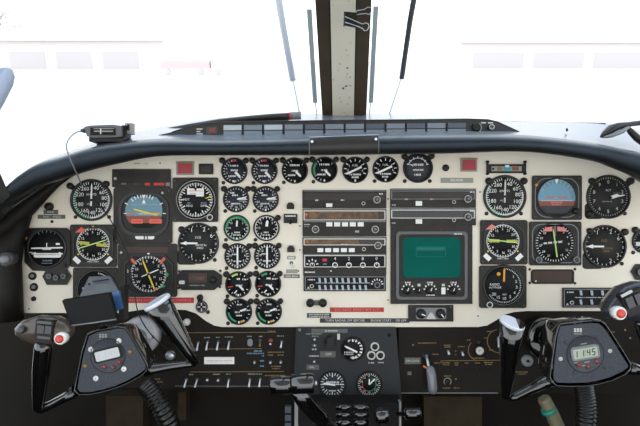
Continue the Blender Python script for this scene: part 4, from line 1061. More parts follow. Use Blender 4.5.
b = MB(t); b.prism(rr(402.6, 237.2, 460.8, 277.8, 5, 5), 1.6, 1.9, 'tealscreen'); b.frame(rr(416, 246.6, 445.5, 257, .5, 1), rr(416.4, 247, 445.1, 256.6, .4, 1), 1.9, 1.93, 'teallines'); b.line(417, 250.6, 445, 250.6, .5, 1.95, 'bluegrey'); b.box(417, 247.4, 444.5, 250, 1.88, 1.92, 'teallines'); b.build('screen')
for x, y, r in ((407, 290.4, 3.8), (418.3, 290.5, 2.6), (430, 290.3, 3.8), (452.5, 290.5, 3.8)): knob(t, x, y, r, 3.5, 'black', None, 'control_knob', 2.0, mark=20)
for x in (418.8, 443): 
    b = MB(t); b.box(x-1.4, 283.6, x+1.4, 286, 2, 3, 'offwhite'); b.build('push_button')
b = MB(t); b.box(441.3, 287.5, 444.6, 293.5, 2, 3.2, 'white', .4); b.build('rocker_switch')
for x, y in ((393.5, 289), (470, 282), (393.5, 228), (470, 228), (440.5, 229.3)): screw(t, x, y, .9, 1.6, 'darkgrey')
t = thing('twin_knob_unit', 'small black unit with two knobs in a pale inset under the radar scope', 'control unit', 430.5, 312.8)
b = MB(t); b.box(408.5, 305.3, 453, 321.2, 0, 1.6, 'black', .3); b.build('housing')
b = MB(t); b.rrect(416, 307.8, 446, 319, 2, 1.6, 1.9, 'grey', .1); b.poly([(426, 319), (436, 319), (432, 312.5), (430, 312.5)], 1.95, 'offwhite'); b.build('inset')
for x in (421, 440.3): knob(t, x, 313.5, 4.6, 3.5, 'black', None, 'control_knob', 1.9, mark=110 if x < 430 else 140)
for x, y in ((411, 307.3), (450.5, 307.3)): screw(t, x, y, 1.2, 1.6, 'darkgrey')

# ================================================================== LOWER PANELS
t = thing('switch_panel', 'dark left lower panel with rows of silver toggles and a white label', 'switch panel', 226, 357, .004, 0)
b = MB(t); b.box(100, 300, 296, 388, -3, 0, 'switch_panel', .3)
b.line(178, 332.8, 276, 332.2, .5, .06, 'ambertext'); b.line(206, 349, 262, 348.6, .5, .06, 'ambertext'); b.line(190, 372, 284, 371.5, .5, .06, 'ambertext'); b.line(175, 386, 284, 386.2, .4, .06, 'grey')
for x0, x1, y in ((204, 210, 337.6), (216, 219.5, 337.4), (225, 233, 337), (247.5, 252, 336.4), (259, 262.5, 336.4), (277, 284, 336), (189, 194, 374.5), (213, 220, 374.2), (226, 231, 374), (248, 262, 374)): b.dashes(x0, x1, y, 1.1, .06, 'palegrey')
for x0, x1, y in ((254, 262, 351), (247, 264, 353.4), (262, 264.5, 355.8), (260, 264, 360.8), (260, 264.5, 366)): b.dashes(x0, x1, y, 1.3, .06, 'sky_blue')
for x0, x1, y in ((268, 276, 331.2), (268, 284, 352.2), (268, 273, 355), (278, 284, 355), (271, 281, 366.3), (272, 280, 368.6), (265, 285, 375.5), (150, 160, 379), (150, 163, 382), (150, 159, 385)): b.dashes(x0, x1, y, 1.1, .06, 'ambertext')
b.build('panel')
for x, y in ((198.3, 342.5), (207.7, 341.8), (218.3, 341.8), (229.3, 341.4)): toggle(t, x, y, -.8, 7, 1.05)
for x, y, dx in ((186.5, 379.5, -1.4), (197.3, 379.5, -1.6), (229, 379.5, -.8), (250, 379, -.6), (260.2, 379, -.6)): toggle(t, x, y, dx, 6.4, 1.05)
for x, y in ((207.5, 379.4), (218.3, 379.7)): toggle(t, x, y, 0, .4, 1.3, name='push_switch', L=1.8)
b = MB(t); b.rrect(248.4, 338.8, 252.4, 345, 1.8, 0, 2.6, 'grey', .6); b.build('guarded_switch')
toggle(t, 260.2, 340.5, 0, 5, 1.0, 'brass'); toggle(t, 281.8, 341.5, -.8, 5, 1.05)
b = MB(t); b.lathe(270.7, 340.8, [(2.4, 0), (2.2, 1.2), (0, 1.6)], 'maroon', 14); b.build('press_lamp'); toggle(t, 270.5, 343.5, 0, .3, 1.1, name='push_switch', L=1.5)
for x, y, r, m in ((187, 322, 3.6, 'offwhite'), (170.5, 355, 5, 'silver')):
    b = MB(t); b.lathe(x, y, [(r, 0), (r*.95, 2.2), (r*.7, 3.2), (0, 3.4)], m, 20); b.build('rotary_knob')
for x, y in ((254.8, 361.8), (270.6, 361.8), (281, 361.5)): toggle(t, x, y, -.2, .6, 1.2, name='push_switch', L=2)
b = MB(t); b.box(204.3, 357, 234.3, 364, 0, .5, 'white'); b.dashes(207, 232, 360.6, .8, .55, 'pinkflag'); lb = b.build('white_label')

t = thing('pedestal_panel', 'grey centre panel with three dials between the two lower switch panels', 'instrument panel', 348, 364, -.008, 0)
b = MB(t); b.prism([(296.5, 327.5), (395.5, 327.5), (401.5, 402), (293.5, 402)], -6, 0, 'pedestal', .5, side='edgegrey')
b.box(311.5, 328.8, 347.5, 332.8, 0, .3, 'placard'); b.dashes(325, 338, 330.8, 1.2, .36, 'offwhite'); b.dashes(306, 322, 333.9, 1.2, .06, 'palegrey'); b.dashes(312, 319, 336.2, 1.2, .06, 'palegrey'); b.dashes(309, 319, 356, 1.3, .06, 'offwhite')
b.dashes(368.5, 374, 362.8, 1.2, .06, 'offwhite'); b.dashes(378, 384, 362.6, 1.2, .06, 'offwhite'); b.dashes(312, 316.5, 349.3, 1.5, .06, 'offwhite'); b.dashes(312, 317, 345, 1.2, .06, 'grey'); b.build('panel')
b = MB(t); b.box(320, 351.2, 335.5, 357.2, 0, .4, 'placard'); b.text('OFF', 328.5, 354.2, 2.6, .46, 'offwhite'); b.build('off_label')
b = MB(t); b.box(306.5, 364.6, 319, 369.6, 0, .4, 'placard'); b.text('ON', 311.5, 367.2, 2.2, .46, 'offwhite'); b.build('on_label')
b = MB(t); b.lathe(330, 341, [(5.3, 0), (5, 2.2), (0, 2.3)], 'black', 22); b.prism([(326, 346), (328, 338), (332, 335.5), (334, 337), (333, 344), (329, 349)], 2, 6, 'black', .6); b.build('selector_knob')
b = MB(t); b.box(337.5, 333.8, 339.6, 339, 0, 1.2, 'offwhite', .3); b.build('indicator_tab')
for x, y in ((314.6, 338.8), (314.6, 344.8), (314.2, 361)): toggle(t, x, y, 0, .5, 1.2, name='push_switch', L=1.6)
for x, y in ((374.8, 346.5), (371.3, 355.2), (380.3, 355.2)):
    b = MB(t); b.lathe(x, y, [(4.4, 0), (4.3, 1.5), (3.0, 1.7), (2.9, .8), (0, .9)], 'offwhite', 24); b.lathe(x, y, [(3.0, .9), (2.6, 1.3), (0, 1.5)], 'black', 20); b.build('gear_lamp')
b = MB(t); b.lathe(389, 335, [(1.8, 0), (1.6, .7), (0, .8)], 'matte', 12); b.build('mounting_screw')
b = MB(t); b.lathe(299.5, 330, [(1.6, 0), (1.4, .7), (0, .8)], 'grey', 12); b.build('mounting_screw')
def pg(cx, cy, r, label, kind):
    g = thing('round_gauge', label, 'gauge', cx, cy, -.0085, 1.2, 'gauges on the grey centre panel')
    bezel(g, cx, cy, r, 1.2, 'black', h=1.8)
    R = r-1.2
    def fn(b, d):
        if kind == 0:
            b.ticks(cx, cy, R-3.6, R-1, 9, 0, 178, 1.5, d, W_); b.ticks(cx, cy, R-2, R-1, 18, 0, 178, .5, d, W_); b.dashes(cx-8.5, cx+1, cy+3.2, 1.5, d, 'offwhite'); b.dashes(cx-8.5, cx+1, cy+5.2, 1.2, d, 'offwhite'); b.dashes(cx-2, cx+4, cy+8.5, 1.4, d, W_); b.poly([(cx-5, cy-9), (cx-1.5, cy-9.6), (cx-4.5, cy-6.6)], d, 'offwhite')
        elif kind == 1:
            b.ticks(cx, cy, R-3.4, R-.6, 24, 0, 360, .9, d, 'offwhite', True); b.ticks(cx, cy, R-5, R-.6, 8, 0, 360, 1.1, d, W_, True); b.dashes(cx-6, cx+7, cy-2.2, 1.5, d, W_); b.dashes(cx-2, cx+7, cy-.2, 1.3, d, W_); b.dashes(cx-3.5, cx+3.5, cy+6.4, 1.4, d, W_)
        else:
            b.ticks(cx, cy, R-2.8, R-.6, 30, 0, 360, .7, d, 'offwhite', True); b.arc(cx, cy, 6.4, 7.1, 20, 200, d, 'green'); b.arc(cx, cy, 6.4, 7.1, 200, 290, d, 'red'); b.nums(cx, cy, R-3.9, 2.1, [('0', 0), ('4', 60), ('8', 95), ('12', 130), ('16', 180), ('20', 215), ('24', 250), ('28', 290), ('32', 325)], d, 'offwhite')
    dial(g, cx, cy, R+.1, fn, 'dial_blue' if kind == 1 else 'dial')
    if kind == 0: needle(g, cx+3.5, cy+2.5, 13.5, 296, 1.8, W_, tail=1, hub=0)
    if kind == 1: needle(g, cx, cy, 9.5, 277, 2.0, W_, tail=3, hub=0)
    if kind == 2: needle(g, cx, cy, 8.8, 46, 1.3, W_, tail=0, hub=0); needle(g, cx, cy, 6, 2, 1.4, W_, tail=0, hub=0, name='short_needle')
pg(352.8, 349.3, 12.2, 'dial with slanted white needle at the top of the grey centre panel', 0)
pg(332.4, 384.6, 13.6, 'bluish white marked dial at the lower left of the grey centre panel', 1)
pg(369.2, 384.6, 13.2, 'dial with red and green arc at the lower right of the grey centre panel', 2)

t = thing('gear_panel', 'dark right lower panel with amber lettering and clear landing gear handle', 'switch panel', 475, 362, .004, 0)
b = MB(t); b.box(399, 300, 680, 393, -3, 0, 'switch_panel', .3)
b.line(400, 394.5-1.5, 498, 394.5-1.5, .8, .1, 'grey'); b.line(441, 360.8, 500, 360.2, .5, .06, 'ambertext'); b.line(441, 360.8, 441, 363.4, .5, .06, 'ambertext')
for x0, x1, y in ((418, 436, 343), (432.5, 439, 354.2), (434, 440, 363), (444, 451, 345.2), (444.5, 451, 347), (458, 465, 346.5), (467, 471, 340), (442.5, 449.5, 362.8), (443, 450, 364.6), (454.5, 458.5, 363), (455, 458, 365), (464.8, 468.5, 363), (475, 480.5, 363), (484, 492.5, 362.5), (485, 492, 364.4), (455, 457, 351), (455, 457, 354.5), (472, 484, 358.2), (484, 488, 338), (489, 493, 350), (516, 528, 372), (518, 526, 374), (443, 451, 388), (454, 460, 388), (444, 451, 376), (487, 494, 331.5), (605, 615, 332), (607, 613, 334)): b.dashes(x0, x1, y, 1.1, .06, 'ambertext')
b.arc(478.5, 350, 10, 10.6, 200, 315, .06, 'ambertext'); b.arc(499, 341, 11.4, 12, 180, 350, .06, 'ambertext'); b.arc(447.5, 381.5, 3.2, 3.9, -140, 140, .06, 'palegrey'); b.build('panel')
b = MB(t); b.box(404.5, 357.5, 420.5, 364, 0, .4, 'placard'); b.text('DN LOCK', 412.5, 360.8, 2.3, .46, 'offwhite', 0, .95); b.build('lock_label')
b = MB(t); b.box(407.5, 371.5, 411.5, 375, 0, .5, 'placard'); b.dashes(408, 411, 373.2, 1.6, .55, 'ambertext'); b.build('lettering_plate')
for x, y in ((448, 351), (462, 352)): toggle(t, x, y, .5, 2.6, 1.3, 'silver', 0, L=2.4)
b = MB(t); b.lathe(479, 342.5, [(3.2, 0), (3, 2), (0, 2.2)], 'black', 18); b.lathe(479, 350.2, [(5.6, 0), (5.2, 2.4), (4.2, 2.8), (0, 2.8)], 'black', 22); b.lathe(479, 350.2, [(4.0, 2.8), (3.6, 3.6), (1.4, 3.7), (1.3, 3.2), (0, 3.2)], 'offwhite', 22); b.build('rotary_knob')
b = MB(t); b.lathe(500, 341, [(5, 0), (4.6, 2), (0, 2.2)], 'black', 20); b.prism([(496.5, 337), (499, 335), (500, 345), (497, 346)], 2, 4.2, 'silver', .4); b.build('rotary_knob')
b = MB(t); b.lathe(527, 360.5, [(6, 0), (5.6, 2), (4.6, 2.4), (0, 2.4)], 'grey', 22); b.lathe(527, 360.5, [(1.6, 2.4), (1.5, 2.8), (0, 2.8)], 'black', 12); b.build('rotary_knob')
for k, x in enumerate((446, 456, 466, 477, 488)):
    b = MB(t); b.lathe(x, 368.5, [(1.6, 0), (1.4, .8), (0, .9)], 'black', 10); b.build('lock_screw')
knob(t, 447.5, 381.5, 2.6, 2, 'black', None, 'dimmer_knob')
for x, y in ((413, 345), (456, 379), (604, 345), (619, 350), (630, 338), (625, 330)):
    b = MB(t); b.lathe(x, y, [(1.0, 0), (.9, .5), (0, .5)], 'ambertext', 10); b.build('small_stud')
p = lambda x, y, d: Vector(MB(t).P(x, y, d))+INFO[t.name][3]
b = MB(t); b.lathe(426, 356.5, [(4.5, 0), (4.2, 1.4), (0, 1.6)], 'black', 18); b.tube([p(426, 355, 1), p(426.5, 360, 5), p(427.5, 367, 8)], [.003, .0028, .003], 'silver', 10); b.tube([p(422, 364, 6), p(425, 366, 7)], .002, 'orange', 8); st = b.build('gear_lever')
b = MB(t); b.tube([p(428, 363.5, 7.4), p(428.5, 366, 8), p(429.5, 372, 9), p(430.4, 384, 10), p(430.6, 389, 10), p(430.6, 390.6, 10)], [.004, .0085, .0095, .0095, .008, .003], 'clear', 14, squash=.7); b.build('gear_handle')

# throttle pedestal with levers
t = thing('throttle_quadrant', 'black throttle pedestal below the grey centre panel with lever knobs', 'pedestal', 350, 412, -.06, 0)
b = MB(t); 
def wbox(b, x0, y0, x1, y1, ya, yb, m, parent=None):
    p_ = [W(x0, y0, ya), W(x1, y0, ya), W(x1, y1, ya), W(x0, y1, ya)]
    q_ = [v+Vector((0, yb-ya, 0)) for v in p_]; b.hexa(p_+q_, m)
wbox(b, 294, 402.5, 402, 520, -.05, .06, 'matte'); wbox(b, 294.5, 402.5, 298, 520, -.055, -.04, 'edgegrey'); wbox(b, 399.3, 402.5, 401.3, 520, -.055, -.04, 'edgegrey'); b.build('housing', fix=True)
for (x0, y0, x1, y1) in ((336.5, 404.5, 351.5, 410.2), (353.3, 404.5, 368, 410.2), (336.5, 411.8, 351.5, 417.6), (353.3, 411.8, 368, 417.6), (336.5, 419.2, 351.5, 426), (353.3, 419.2, 368, 426)):
    b = MB(t); cz = [W(x0, (y0+y1)/2, -.1), W((x0+x1)/2, (y0+y1)/2, -.102), W(x1, (y0+y1)/2, -.1)]
    b.tube(cz, (y1-y0)*S*.48, 'gloss', 12); b.build('lever_knob')
b = MB(t); b.tube([W(352, 430, -.1), W(352, 428, -.05)], .012, 'black', 10); b.build('lever_stem')
b = MB(t); b.tube([W(374, 416, -.1), W(377, 416, -.1), W(387, 415, -.1), W(389.5, 415, -.1)], [.008, .014, .014, .008], 'gloss', 14); b.tube([W(382, 418, -.09), W(383, 440, -.05)], .006, 'black', 8); b.build('condition_knob')
b = MB(t); b.tube([W(404.5, 413.5, -.08), W(406, 413.5, -.08), W(419, 413.3, -.08), W(421.5, 413.3, -.08)], [.007, .0115, .0115, .007], 'gloss', 14); b.tube([W(398, 414, -.05), W(412, 414, -.08)], .004, 'black', 8); b.build('friction_knob')
for k in range(3):
    b = MB(t); wbox(b, 285+k*0, 407+k*8, 291, 413+k*8, -.09, -.08, 'clockgrey'); b.build('scale_plate', fix=True)

t = thing('parking_handle', 'black two piece T handle in front of the left lower switch panel', 'handle', 292, 384, -.2, 0)
Y = -.2
b = MB(t); b.tube([W(270.3, 385.5, Y), W(271.5, 385.4, Y), W(290.5, 385, Y), W(291.5, 385, Y)], [.011, .0138, .0142, .012], 'gloss', 18); b.build('grip_sleeve')
b = MB(t); b.tube([W(291.5, 384, Y), W(292.5, 384, Y), W(313, 383, Y), W(314.3, 383, Y)], [.0135, .0158, .0158, .014], 'gloss', 18); b.tube([W(314.3, 383.3, Y), W(317, 383, Y)], .0035, 'silver', 10); b.build('grip_sleeve')
b = MB(t); b.tube([W(296, 390, Y+.01), W(304, 401, Y+.02), W(318, 416, Y+.04), W(332, 432, Y+.07)], [.011, .0135, .0145, .015], 'gloss', 14, squash=.6); b.build('lever_arm')

# knee well things
t = thing('ribbed_hose', 'black ribbed hose hanging under the left yoke', 'hose', 162, 405, -.1, 0, 'ribbed hoses under the yokes')
def hose(t, pts, r, m='hose'):
    b = MB(t); out = catmull([tuple(W(*q)) for q in pts], 14); P_ = []; R_ = []
    for k, q in enumerate(out):
        P_.append(q); R_.append(r*(1.0 if k % 4 < 2 else .82))
    b.tube(P_, R_, m, 14); b.build('ribbed_tube')
hose(t, [(146, 386, -.1), (151, 391, -.105), (157, 400, -.11), (164, 412, -.11), (171, 428, -.1), (178, 450, -.08)], .0175)
t = thing('ribbed_hose', 'black ribbed hose hanging under the right yoke', 'hose', 586, 408, -.1, 0, 'ribbed hoses under the yokes')
hose(t, [(583, 382, -.1), (584, 390, -.1), (585.5, 400, -.1), (586, 412, -.1), (585, 428, -.1), (583, 450, -.1)], .017)
t = thing('wrapped_bar', 'pale bar wrapped with green tape under the right yoke', 'bar', 553, 412, -.05, 0)
b = MB(t); b.tube([W(543, 398, -.05), W(545, 401, -.05), W(552, 414, -.05), W(562, 436, -.05), W(575, 465, -.05)], [.0115, .0125, .013, .013, .013], 'tape', 6); b.build('bar')
b = MB(t); b.tube([W(547.5, 413-4.5, -.052), W(549.5, 413-.5, -.052)], .0142, 'greentape', 8); b.build('tape_band')
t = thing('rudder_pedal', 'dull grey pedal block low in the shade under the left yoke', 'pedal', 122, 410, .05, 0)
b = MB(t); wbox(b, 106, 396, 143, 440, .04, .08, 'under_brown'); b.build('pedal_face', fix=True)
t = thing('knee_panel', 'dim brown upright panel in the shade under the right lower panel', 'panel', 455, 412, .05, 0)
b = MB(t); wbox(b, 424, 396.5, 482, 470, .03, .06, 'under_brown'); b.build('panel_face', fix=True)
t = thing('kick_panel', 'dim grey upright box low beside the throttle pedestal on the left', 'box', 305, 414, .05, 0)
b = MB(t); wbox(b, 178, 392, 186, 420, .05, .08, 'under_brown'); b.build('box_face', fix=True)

# ================================================================== YOKES
def cyl_lathe(b, p0, p1, prof, m, seg=20):      # (t along, radius)
    p0, p1 = Vector(p0), Vector(p1)
    b.tube([p0.lerp(p1, a) for a, r in prof], [r for a, r in prof], m, seg)
def hub(root, outer, face, Y, dep):
    k = 1
    b = MB(root)
    # rim: outer outline, rounded towards the back
    n = len(outer); cxm = sum(x for x, y in outer)/n; cym = sum(y for x, y in outer)/n
    rings = []
    for sc, yy in ((.945, Y-.002), (.955, Y-.0042), (.968, Y-.0052), (.982, Y-.0045), (.995, Y-.0015), (1.0, Y+.004), (1.0, Y+.012), (.96, Y+dep*.6), (.84, Y+dep)):
        rings.append([W(cxm, cym, Y)+(W(x, y, Y)-W(cxm, cym, Y))*sc+Vector((0, yy-Y, 0)) for x, y in outer])
    b.grid(rings, 'gloss', closed=True)
    b.add([v-b.loc for v in rings[-1]], [tuple(range(n))], 'gloss')
    b.build('hub_shell', fix=True)
    b = MB(root); m = len(face); f1 = [W(x, y, Y)+Vector((0, -.003, 0)) for x, y in face]; f2 = [v+Vector((0, .004, 0)) for v in f1]
    b.add([v-b.loc for v in f1+f2], [tuple(range(m)), tuple(range(2*m-1, m-1, -1))]+[(i, (i+1) % m, m+(i+1) % m, m+i) for i in range(m)], 'bluegrey')
    return b.build('face_plate', fix=True)
def fr_place(b, c, rot):      # local drawing helper on a yoke face: returns fn mapping (u,v) px offsets to P coordinates
    cc, q = math.cos(math.radians(rot)), math.sin(math.radians(rot))
    return lambda u, v: (c[0]+u*cc+v*q, c[1]-u*q+v*cc)
def rpoly(b, pts, F, d0, d1, m, bev=0): b.prism([F(u, v) for u, v in pts], d0, d1, m, bev)
def yoke_clock(root, c, rot, R, left):
    d0 = 3.0/ .82*.9
    F = fr_place(None, c, rot)
    D = .0032/INFO[root.name][2]
    b = MB(root); b.lathe(c[0], c[1], [(R+.6, D), (R+.5, D+.5), (R, D+.6), (R-.2, D+.4), (0, D+.4)], 'clockgrey', 36); b.arc(c[0], c[1], R-.4, R+.4, 0, 360, D+.65, 'black', 40)
    for u0, u1, v in ((-3, 3, -10.5), (-12, 12, -8), (-6, -1, 4.5), (5, 11, 4.5), (-12, -8, 7), (7, 11.5, 8), (-2, 3, 8), (-5, 0, 11)):
        if not left: rpoly(b, [(u0, v-.5), (u1, v-.5), (u1, v+.5), (u0, v+.5)], F, D+.4, D+.5, 'palegrey')
    ck = b.build('clock_case')
    b = MB(root); rpoly(b, rr(-14, -8, 14.2, 5, 2.6), F, D+.4, D+1.2, 'grey' if not left else 'black', .2); b.build('screen_frame', ck)
    b = MB(root); rpoly(b, rr(-12, -6.2, 12.2, 3.4, 1.4), F, D+1.1, D+1.3, 'lcd' if not left else 'lcdwhite')
    mt = 'lcddigit' if not left else 'lcdfaint'
    seven = {'1': 'bc', '4': 'fgbc', '5': 'afgcd'}
    S7 = {'a': (0, -3, 2.5, -3), 'b': (2.5, -3, 2.5, 0), 'c': (2.5, 0, 2.5, 3), 'd': (0, 3, 2.5, 3), 'e': (0, 0, 0, 3), 'f': (0, -3, 0, 0), 'g': (0, 0, 2.5, 0)}
    for ch, ox in (('1', -11), ('1', -4.3), ('4', 1.9), ('5', 6.9)):
        for sg in seven[ch]:
            x0, y0, x1, y1 = S7[sg]; sl = .25
            a = F(ox+x0-y0*sl*.6, -1.4+y0); c2 = F(ox+x1-y1*sl*.6, -1.4+y1); b.line(a[0], a[1], c2[0], c2[1], .95, D+1.36, mt)
    for vv in (-2.6, .1):
        a = F(.2, vv); b.disc(a[0], a[1], .5, D+1.36, mt, 8)
    b.build('screen', ck)
    for u, v in (((-8.2, 9.4), (0.6, 12.4), (9.6, 8.6)) if not left else ((-6, 9.8), (2.2, 12.4), (9.6, 8.8))):
        b = MB(root); x, y = F(u, v); b.lathe(x, y, [(2.4, D+.4), (2.2, D+1.8), (1.4, D+2.5), (0, D+2.7)], 'maroon', 16); b.build('clock_button', ck)
# ---- left yoke
YL = -.18
t = thing('control_yoke', 'black left control yoke with pale unlit clock screen and chart holder', 'control yoke', 108, 362, YL, 0, 'control yokes')
outL = [(88, 333), (97, 329), (119.7, 325), (127, 326.5), (132, 333), (141, 349), (149.5, 364), (149, 370), (142, 376), (130, 382.5), (117, 388), (103, 392), (90, 394.5), (79, 394.5), (74.2, 390.5), (77, 378), (82, 352)]
faceL = [(90, 335.5), (98, 331.8), (119.5, 328), (125.5, 329), (130, 335), (139, 351), (146.5, 364.5), (146, 368.3), (140.5, 372.8), (129, 379.5), (116.5, 385), (103, 389), (90.5, 391.5), (81, 391.3), (78.3, 388), (80, 377), (85, 352)]
fp = hub(t, outL, faceL, YL, .055)
yoke_clock(t, (108.8, 355), 14, 17, True)
D = .0032/INFO[t.name][2]
for x, y in ((91.7, 348.9), (119.6, 340.3), (124.6, 368.5), (96.6, 377.8)):
    b = MB(t); b.lathe(x, y, [(2.7, D), (2.6, D+.4), (0, D+.5)], 'white', 18); b.disc(x, y, .6, D+.55, 'grey', 8); b.build('white_dot', fp)
for x, y in ((85.8, 365.5), (130.6, 351.6)): screw(t, x, y, 2.3, D, 'brass', 'face_screw', fp)
def logo(t, fp, x, y, sc=1, dark=False):
    b = MB(t)
    for k in range(3): b.box(x-4+k*2.8, y-2.2, x-1.8+k*2.8, y+1.6, D+.02, D+.12, 'offwhite' if not dark else 'palegrey')
    b.line(x-4, y-.4, x+4, y-.4, .3, D+.16, 'bluegrey'); b.dashes(x-4, x+4, y+3.4, 1.2, D+.1, 'palegrey'); b.build('maker_badge', fp)
logo(t, fp, 104, 335.5, 1, True)
# left horn
b = MB(t); b.tube([W(76, 390.5, YL+.012), W(66, 397, YL+.012), W(52, 404, YL+.01), W(42, 409, YL+.008), W(37.5, 411.3, YL+.008)], [.0105, .0085, .0075, .0075, .005], 'gloss', 14); b.build('spoke')
b = MB(t); cyl_lathe(b, W(37.5, 411, YL+.005), W(44, 341, YL-.03), [(0, .005), (.05, .008), (.3, .011), (.6, .0135), (.9, .0135), (1, .012)], 'gloss'); b.build('grip')
def head(root, pts, Y, thick, body, nm='switch_head'):
    b = MB(root); n = len(pts); cx = sum(p[0] for p in pts)/n; cy = sum(p[1] for p in pts)/n; rings = []
    c0 = W(cx, cy, Y)
    for sc, dy in ((.0001, -.0085), (.6, -.0075), (.88, -.004), (1, .001), (1, .5*thick), (.85, thick), (.0001, thick)):
        rings.append([c0+(W(x, y, Y)-c0)*sc+Vector((0, dy, 0)) for x, y in pts])
    b.grid(rings, body, closed=True); return b.build(nm, fix=True)
hL = head(t, [(14, 329), (18, 324.5), (23, 320.5), (37, 316.8), (53, 317.8), (64, 323), (70.5, 330), (69, 338), (60, 343.5), (48, 345.5), (33, 344.5), (22, 340), (15, 335)], YL-.03, .03, 'headbrown')
def onhead(b, x0, y0, x1, y1, Y, th, m, rot=0):
    cx, cy = (x0+x1)/2, (y0+y1)/2; c, q = math.cos(math.radians(rot)), math.sin(math.radians(rot))
    p_ = []
    for x, y in ((x0, y0), (x1, y0), (x1, y1), (x0, y1)):
        u, v = x-cx, y-cy; p_.append(W(cx+u*c-v*q, cy+u*q+v*c, Y))
    b.hexa(p_+[v+Vector((0, th, 0)) for v in p_], m)
b = MB(t); onhead(b, 35, 320.5, 52.5, 341.5, YL-.042, .012, 'black', 6); onhead(b, 37, 321.5, 51.5, 324, YL-.043, .002, 'placard', 6); onhead(b, 37, 336.5, 50, 339, YL-.043, .002, 'placard', 6); sb = b.build('switch_block', hL, fix=True)
b = MB(t); onhead(b, 37, 325.5, 43.8, 333.5, YL-.046, .006, 'headblack', 6); b.build('trim_rocker', hL, fix=True)
b = MB(t); onhead(b, 44.6, 326.2, 51, 334, YL-.046, .006, 'headblack', 6); b.build('trim_rocker', hL, fix=True)
b = MB(t); c0 = W(63.6, 337, YL-.03); b.tube([c0, c0+Vector((0, -.011, 0)), c0+Vector((0, -.0125, 0))], [.0095, .0095, .0082], 'white', 22); b.build('button_collar', hL)
b = MB(t); c0 = c0+Vector((0, -.0125, 0)); b.tube([c0, c0+Vector((0, -.002, 0)), c0+Vector((0, -.0035, 0))], [.0066, .006, .0035], 'redbutton', 20); b.build('red_button', hL)
b = MB(t); c0 = W(23, 329, YL-.036); b.tube([c0, c0+Vector((0, -.006, 0)), c0+Vector((0, -.008, 0))], [.0062, .006, .004], 'headblack', 16); b.build('thumb_knob', hL)
# right horn of left yoke
b = MB(t); b.tube([W(145, 369.5, YL+.01), W(155, 369, YL+.012), W(170, 366.5, YL+.012), (W(186, 364.5, YL+.01)), W(196, 363, YL+.008)], [.0125, .009, .007, .006, .0055], 'gloss', 14); b.build('spoke')
pa, pb = W(196.5, 364, YL+.004), W(158, 303.5, YL-.016)
b = MB(t); cyl_lathe(b, pa, pb, [(0, .004), (.03, .0075), (.2, .0105), (.5, .0155), (.8, .0195), (1, .0225)], 'gloss', 24); gl = b.build('grip')
b = MB(t); ax = (pb-pa).normalized(); b.tube([pb, pb+ax*.004, pb+ax*.006], [.0228, .0228, .021], 'capwhite', 26); b.build('grip_cap', gl)
# shaft and collar
b = MB(t); b.tube([W(112, 358, YL+.05), W(143, 334, -.004)], .02, 'gloss', 18); b.build('shaft')
b = MB(t); cA, cB = W(143, 334, -.004), W(143, 334, -.004)+Vector((0, -.022, 0))
b.tube([cA, cB, cB+Vector((0, -.004, 0)), cB+Vector((0, -.0045, 0)), cB+Vector((0, .004, 0))], [.038, .037, .034, .027, .025], 'collargrey', 30); b.tube([cB+Vector((0, .006, 0)), cB+Vector((0, .0005, 0))], [.0255, .0255], 'black', 24); b.build('shaft_collar')

# chart holder on the left yoke
t2 = thing('chart_holder', 'black chart holder with grey metal clamp standing on the left yoke', 'clip', 92, 305, -.16, 0)
b = MB(t2); p_ = [W(62, 301, -.19), W(109.5, 294, -.19), W(116.5, 319.5, -.20), W(71.5, 326, -.2), ]
b.hexa(p_+[v+Vector((0, .008, .002)) for v in p_], 'boardblack'); pn = b.build('clip_board', fix=True)
b = MB(t2); b.tube([W(71.5, 325.6, -.201), W(95, 322.6, -.201), W(116.3, 319.3, -.201)], .0012, 'grey', 6); b.build('board_edge')
b = MB(t2); p_ = [W(89, 276.6, -.13), W(109.5, 276, -.13), W(118.5, 290.5, -.165), W(79.5, 296.8, -.165)]
b.hexa(p_+[v+Vector((0, .006, -.002)) for v in p_], 'midgrey'); b.tube([W(93, 281.5, -.146), W(109, 279.4, -.146)], .0012, 'black', 6); b.tube([W(89.2, 284.2, -.151), W(89.2, 284.2, -.1545)], .0022, 'black', 12); cl = b.build('clamp', fix=True)
b = MB(t2); p_ = [W(79.5, 297, -.166), W(119, 290.7, -.166), W(122, 309, -.175), W(100, 314, -.175)]
b.hexa(p_+[v+Vector((0, .006, 0)) for v in p_], 'blueedge'); b.build('blue_edge', fix=True)
b = MB(t2); p_ = [W(118.8, 287, -.16), W(124, 285.5, -.15), W(124, 321, -.17), W(118.8, 321, -.18)]
b.hexa(p_+[v+Vector((0, .02, 0)) for v in p_], 'black'); b.build('side_arm', fix=True)
b = MB(t2); b.tube([W(100, 322, -.185), W(104, 328, -.17)], .006, 'black', 10); b.build('mount_stem')

# ---- right yoke
YR = -.18
t = thing('control_yoke', 'black right control yoke with clock showing eleven forty five', 'control yoke', 588, 352, YR, 0, 'control yokes')
outR = [(557.5, 322.8), (575, 320.6), (592, 319), (600, 319.8), (604.5, 323), (612, 334), (621, 348), (630.5, 363.5), (630.5, 369), (625, 374), (611, 380.5), (598, 384), (585.5, 386), (570, 386.4), (555, 386), (549.2, 382), (547.6, 376), (550, 360), (553.5, 335)]
faceR = [(559.5, 325.8), (575, 324), (591, 322.5), (598, 323.2), (602, 326.5), (609.5, 337), (618, 350.5), (626.8, 364.5), (626.5, 367), (622, 370.5), (609.5, 376.3), (597, 380), (585.5, 381.8), (570, 382.3), (557, 382), (553.5, 379.5), (552.6, 375), (554, 360), (557, 335)]
fp = hub(t, outR, faceR, YR, .06)
yoke_clock(t, (584, 353.5), 9, 18.2, False)
D = .0032/INFO[t.name][2]
logo(t, fp, 577, 330)
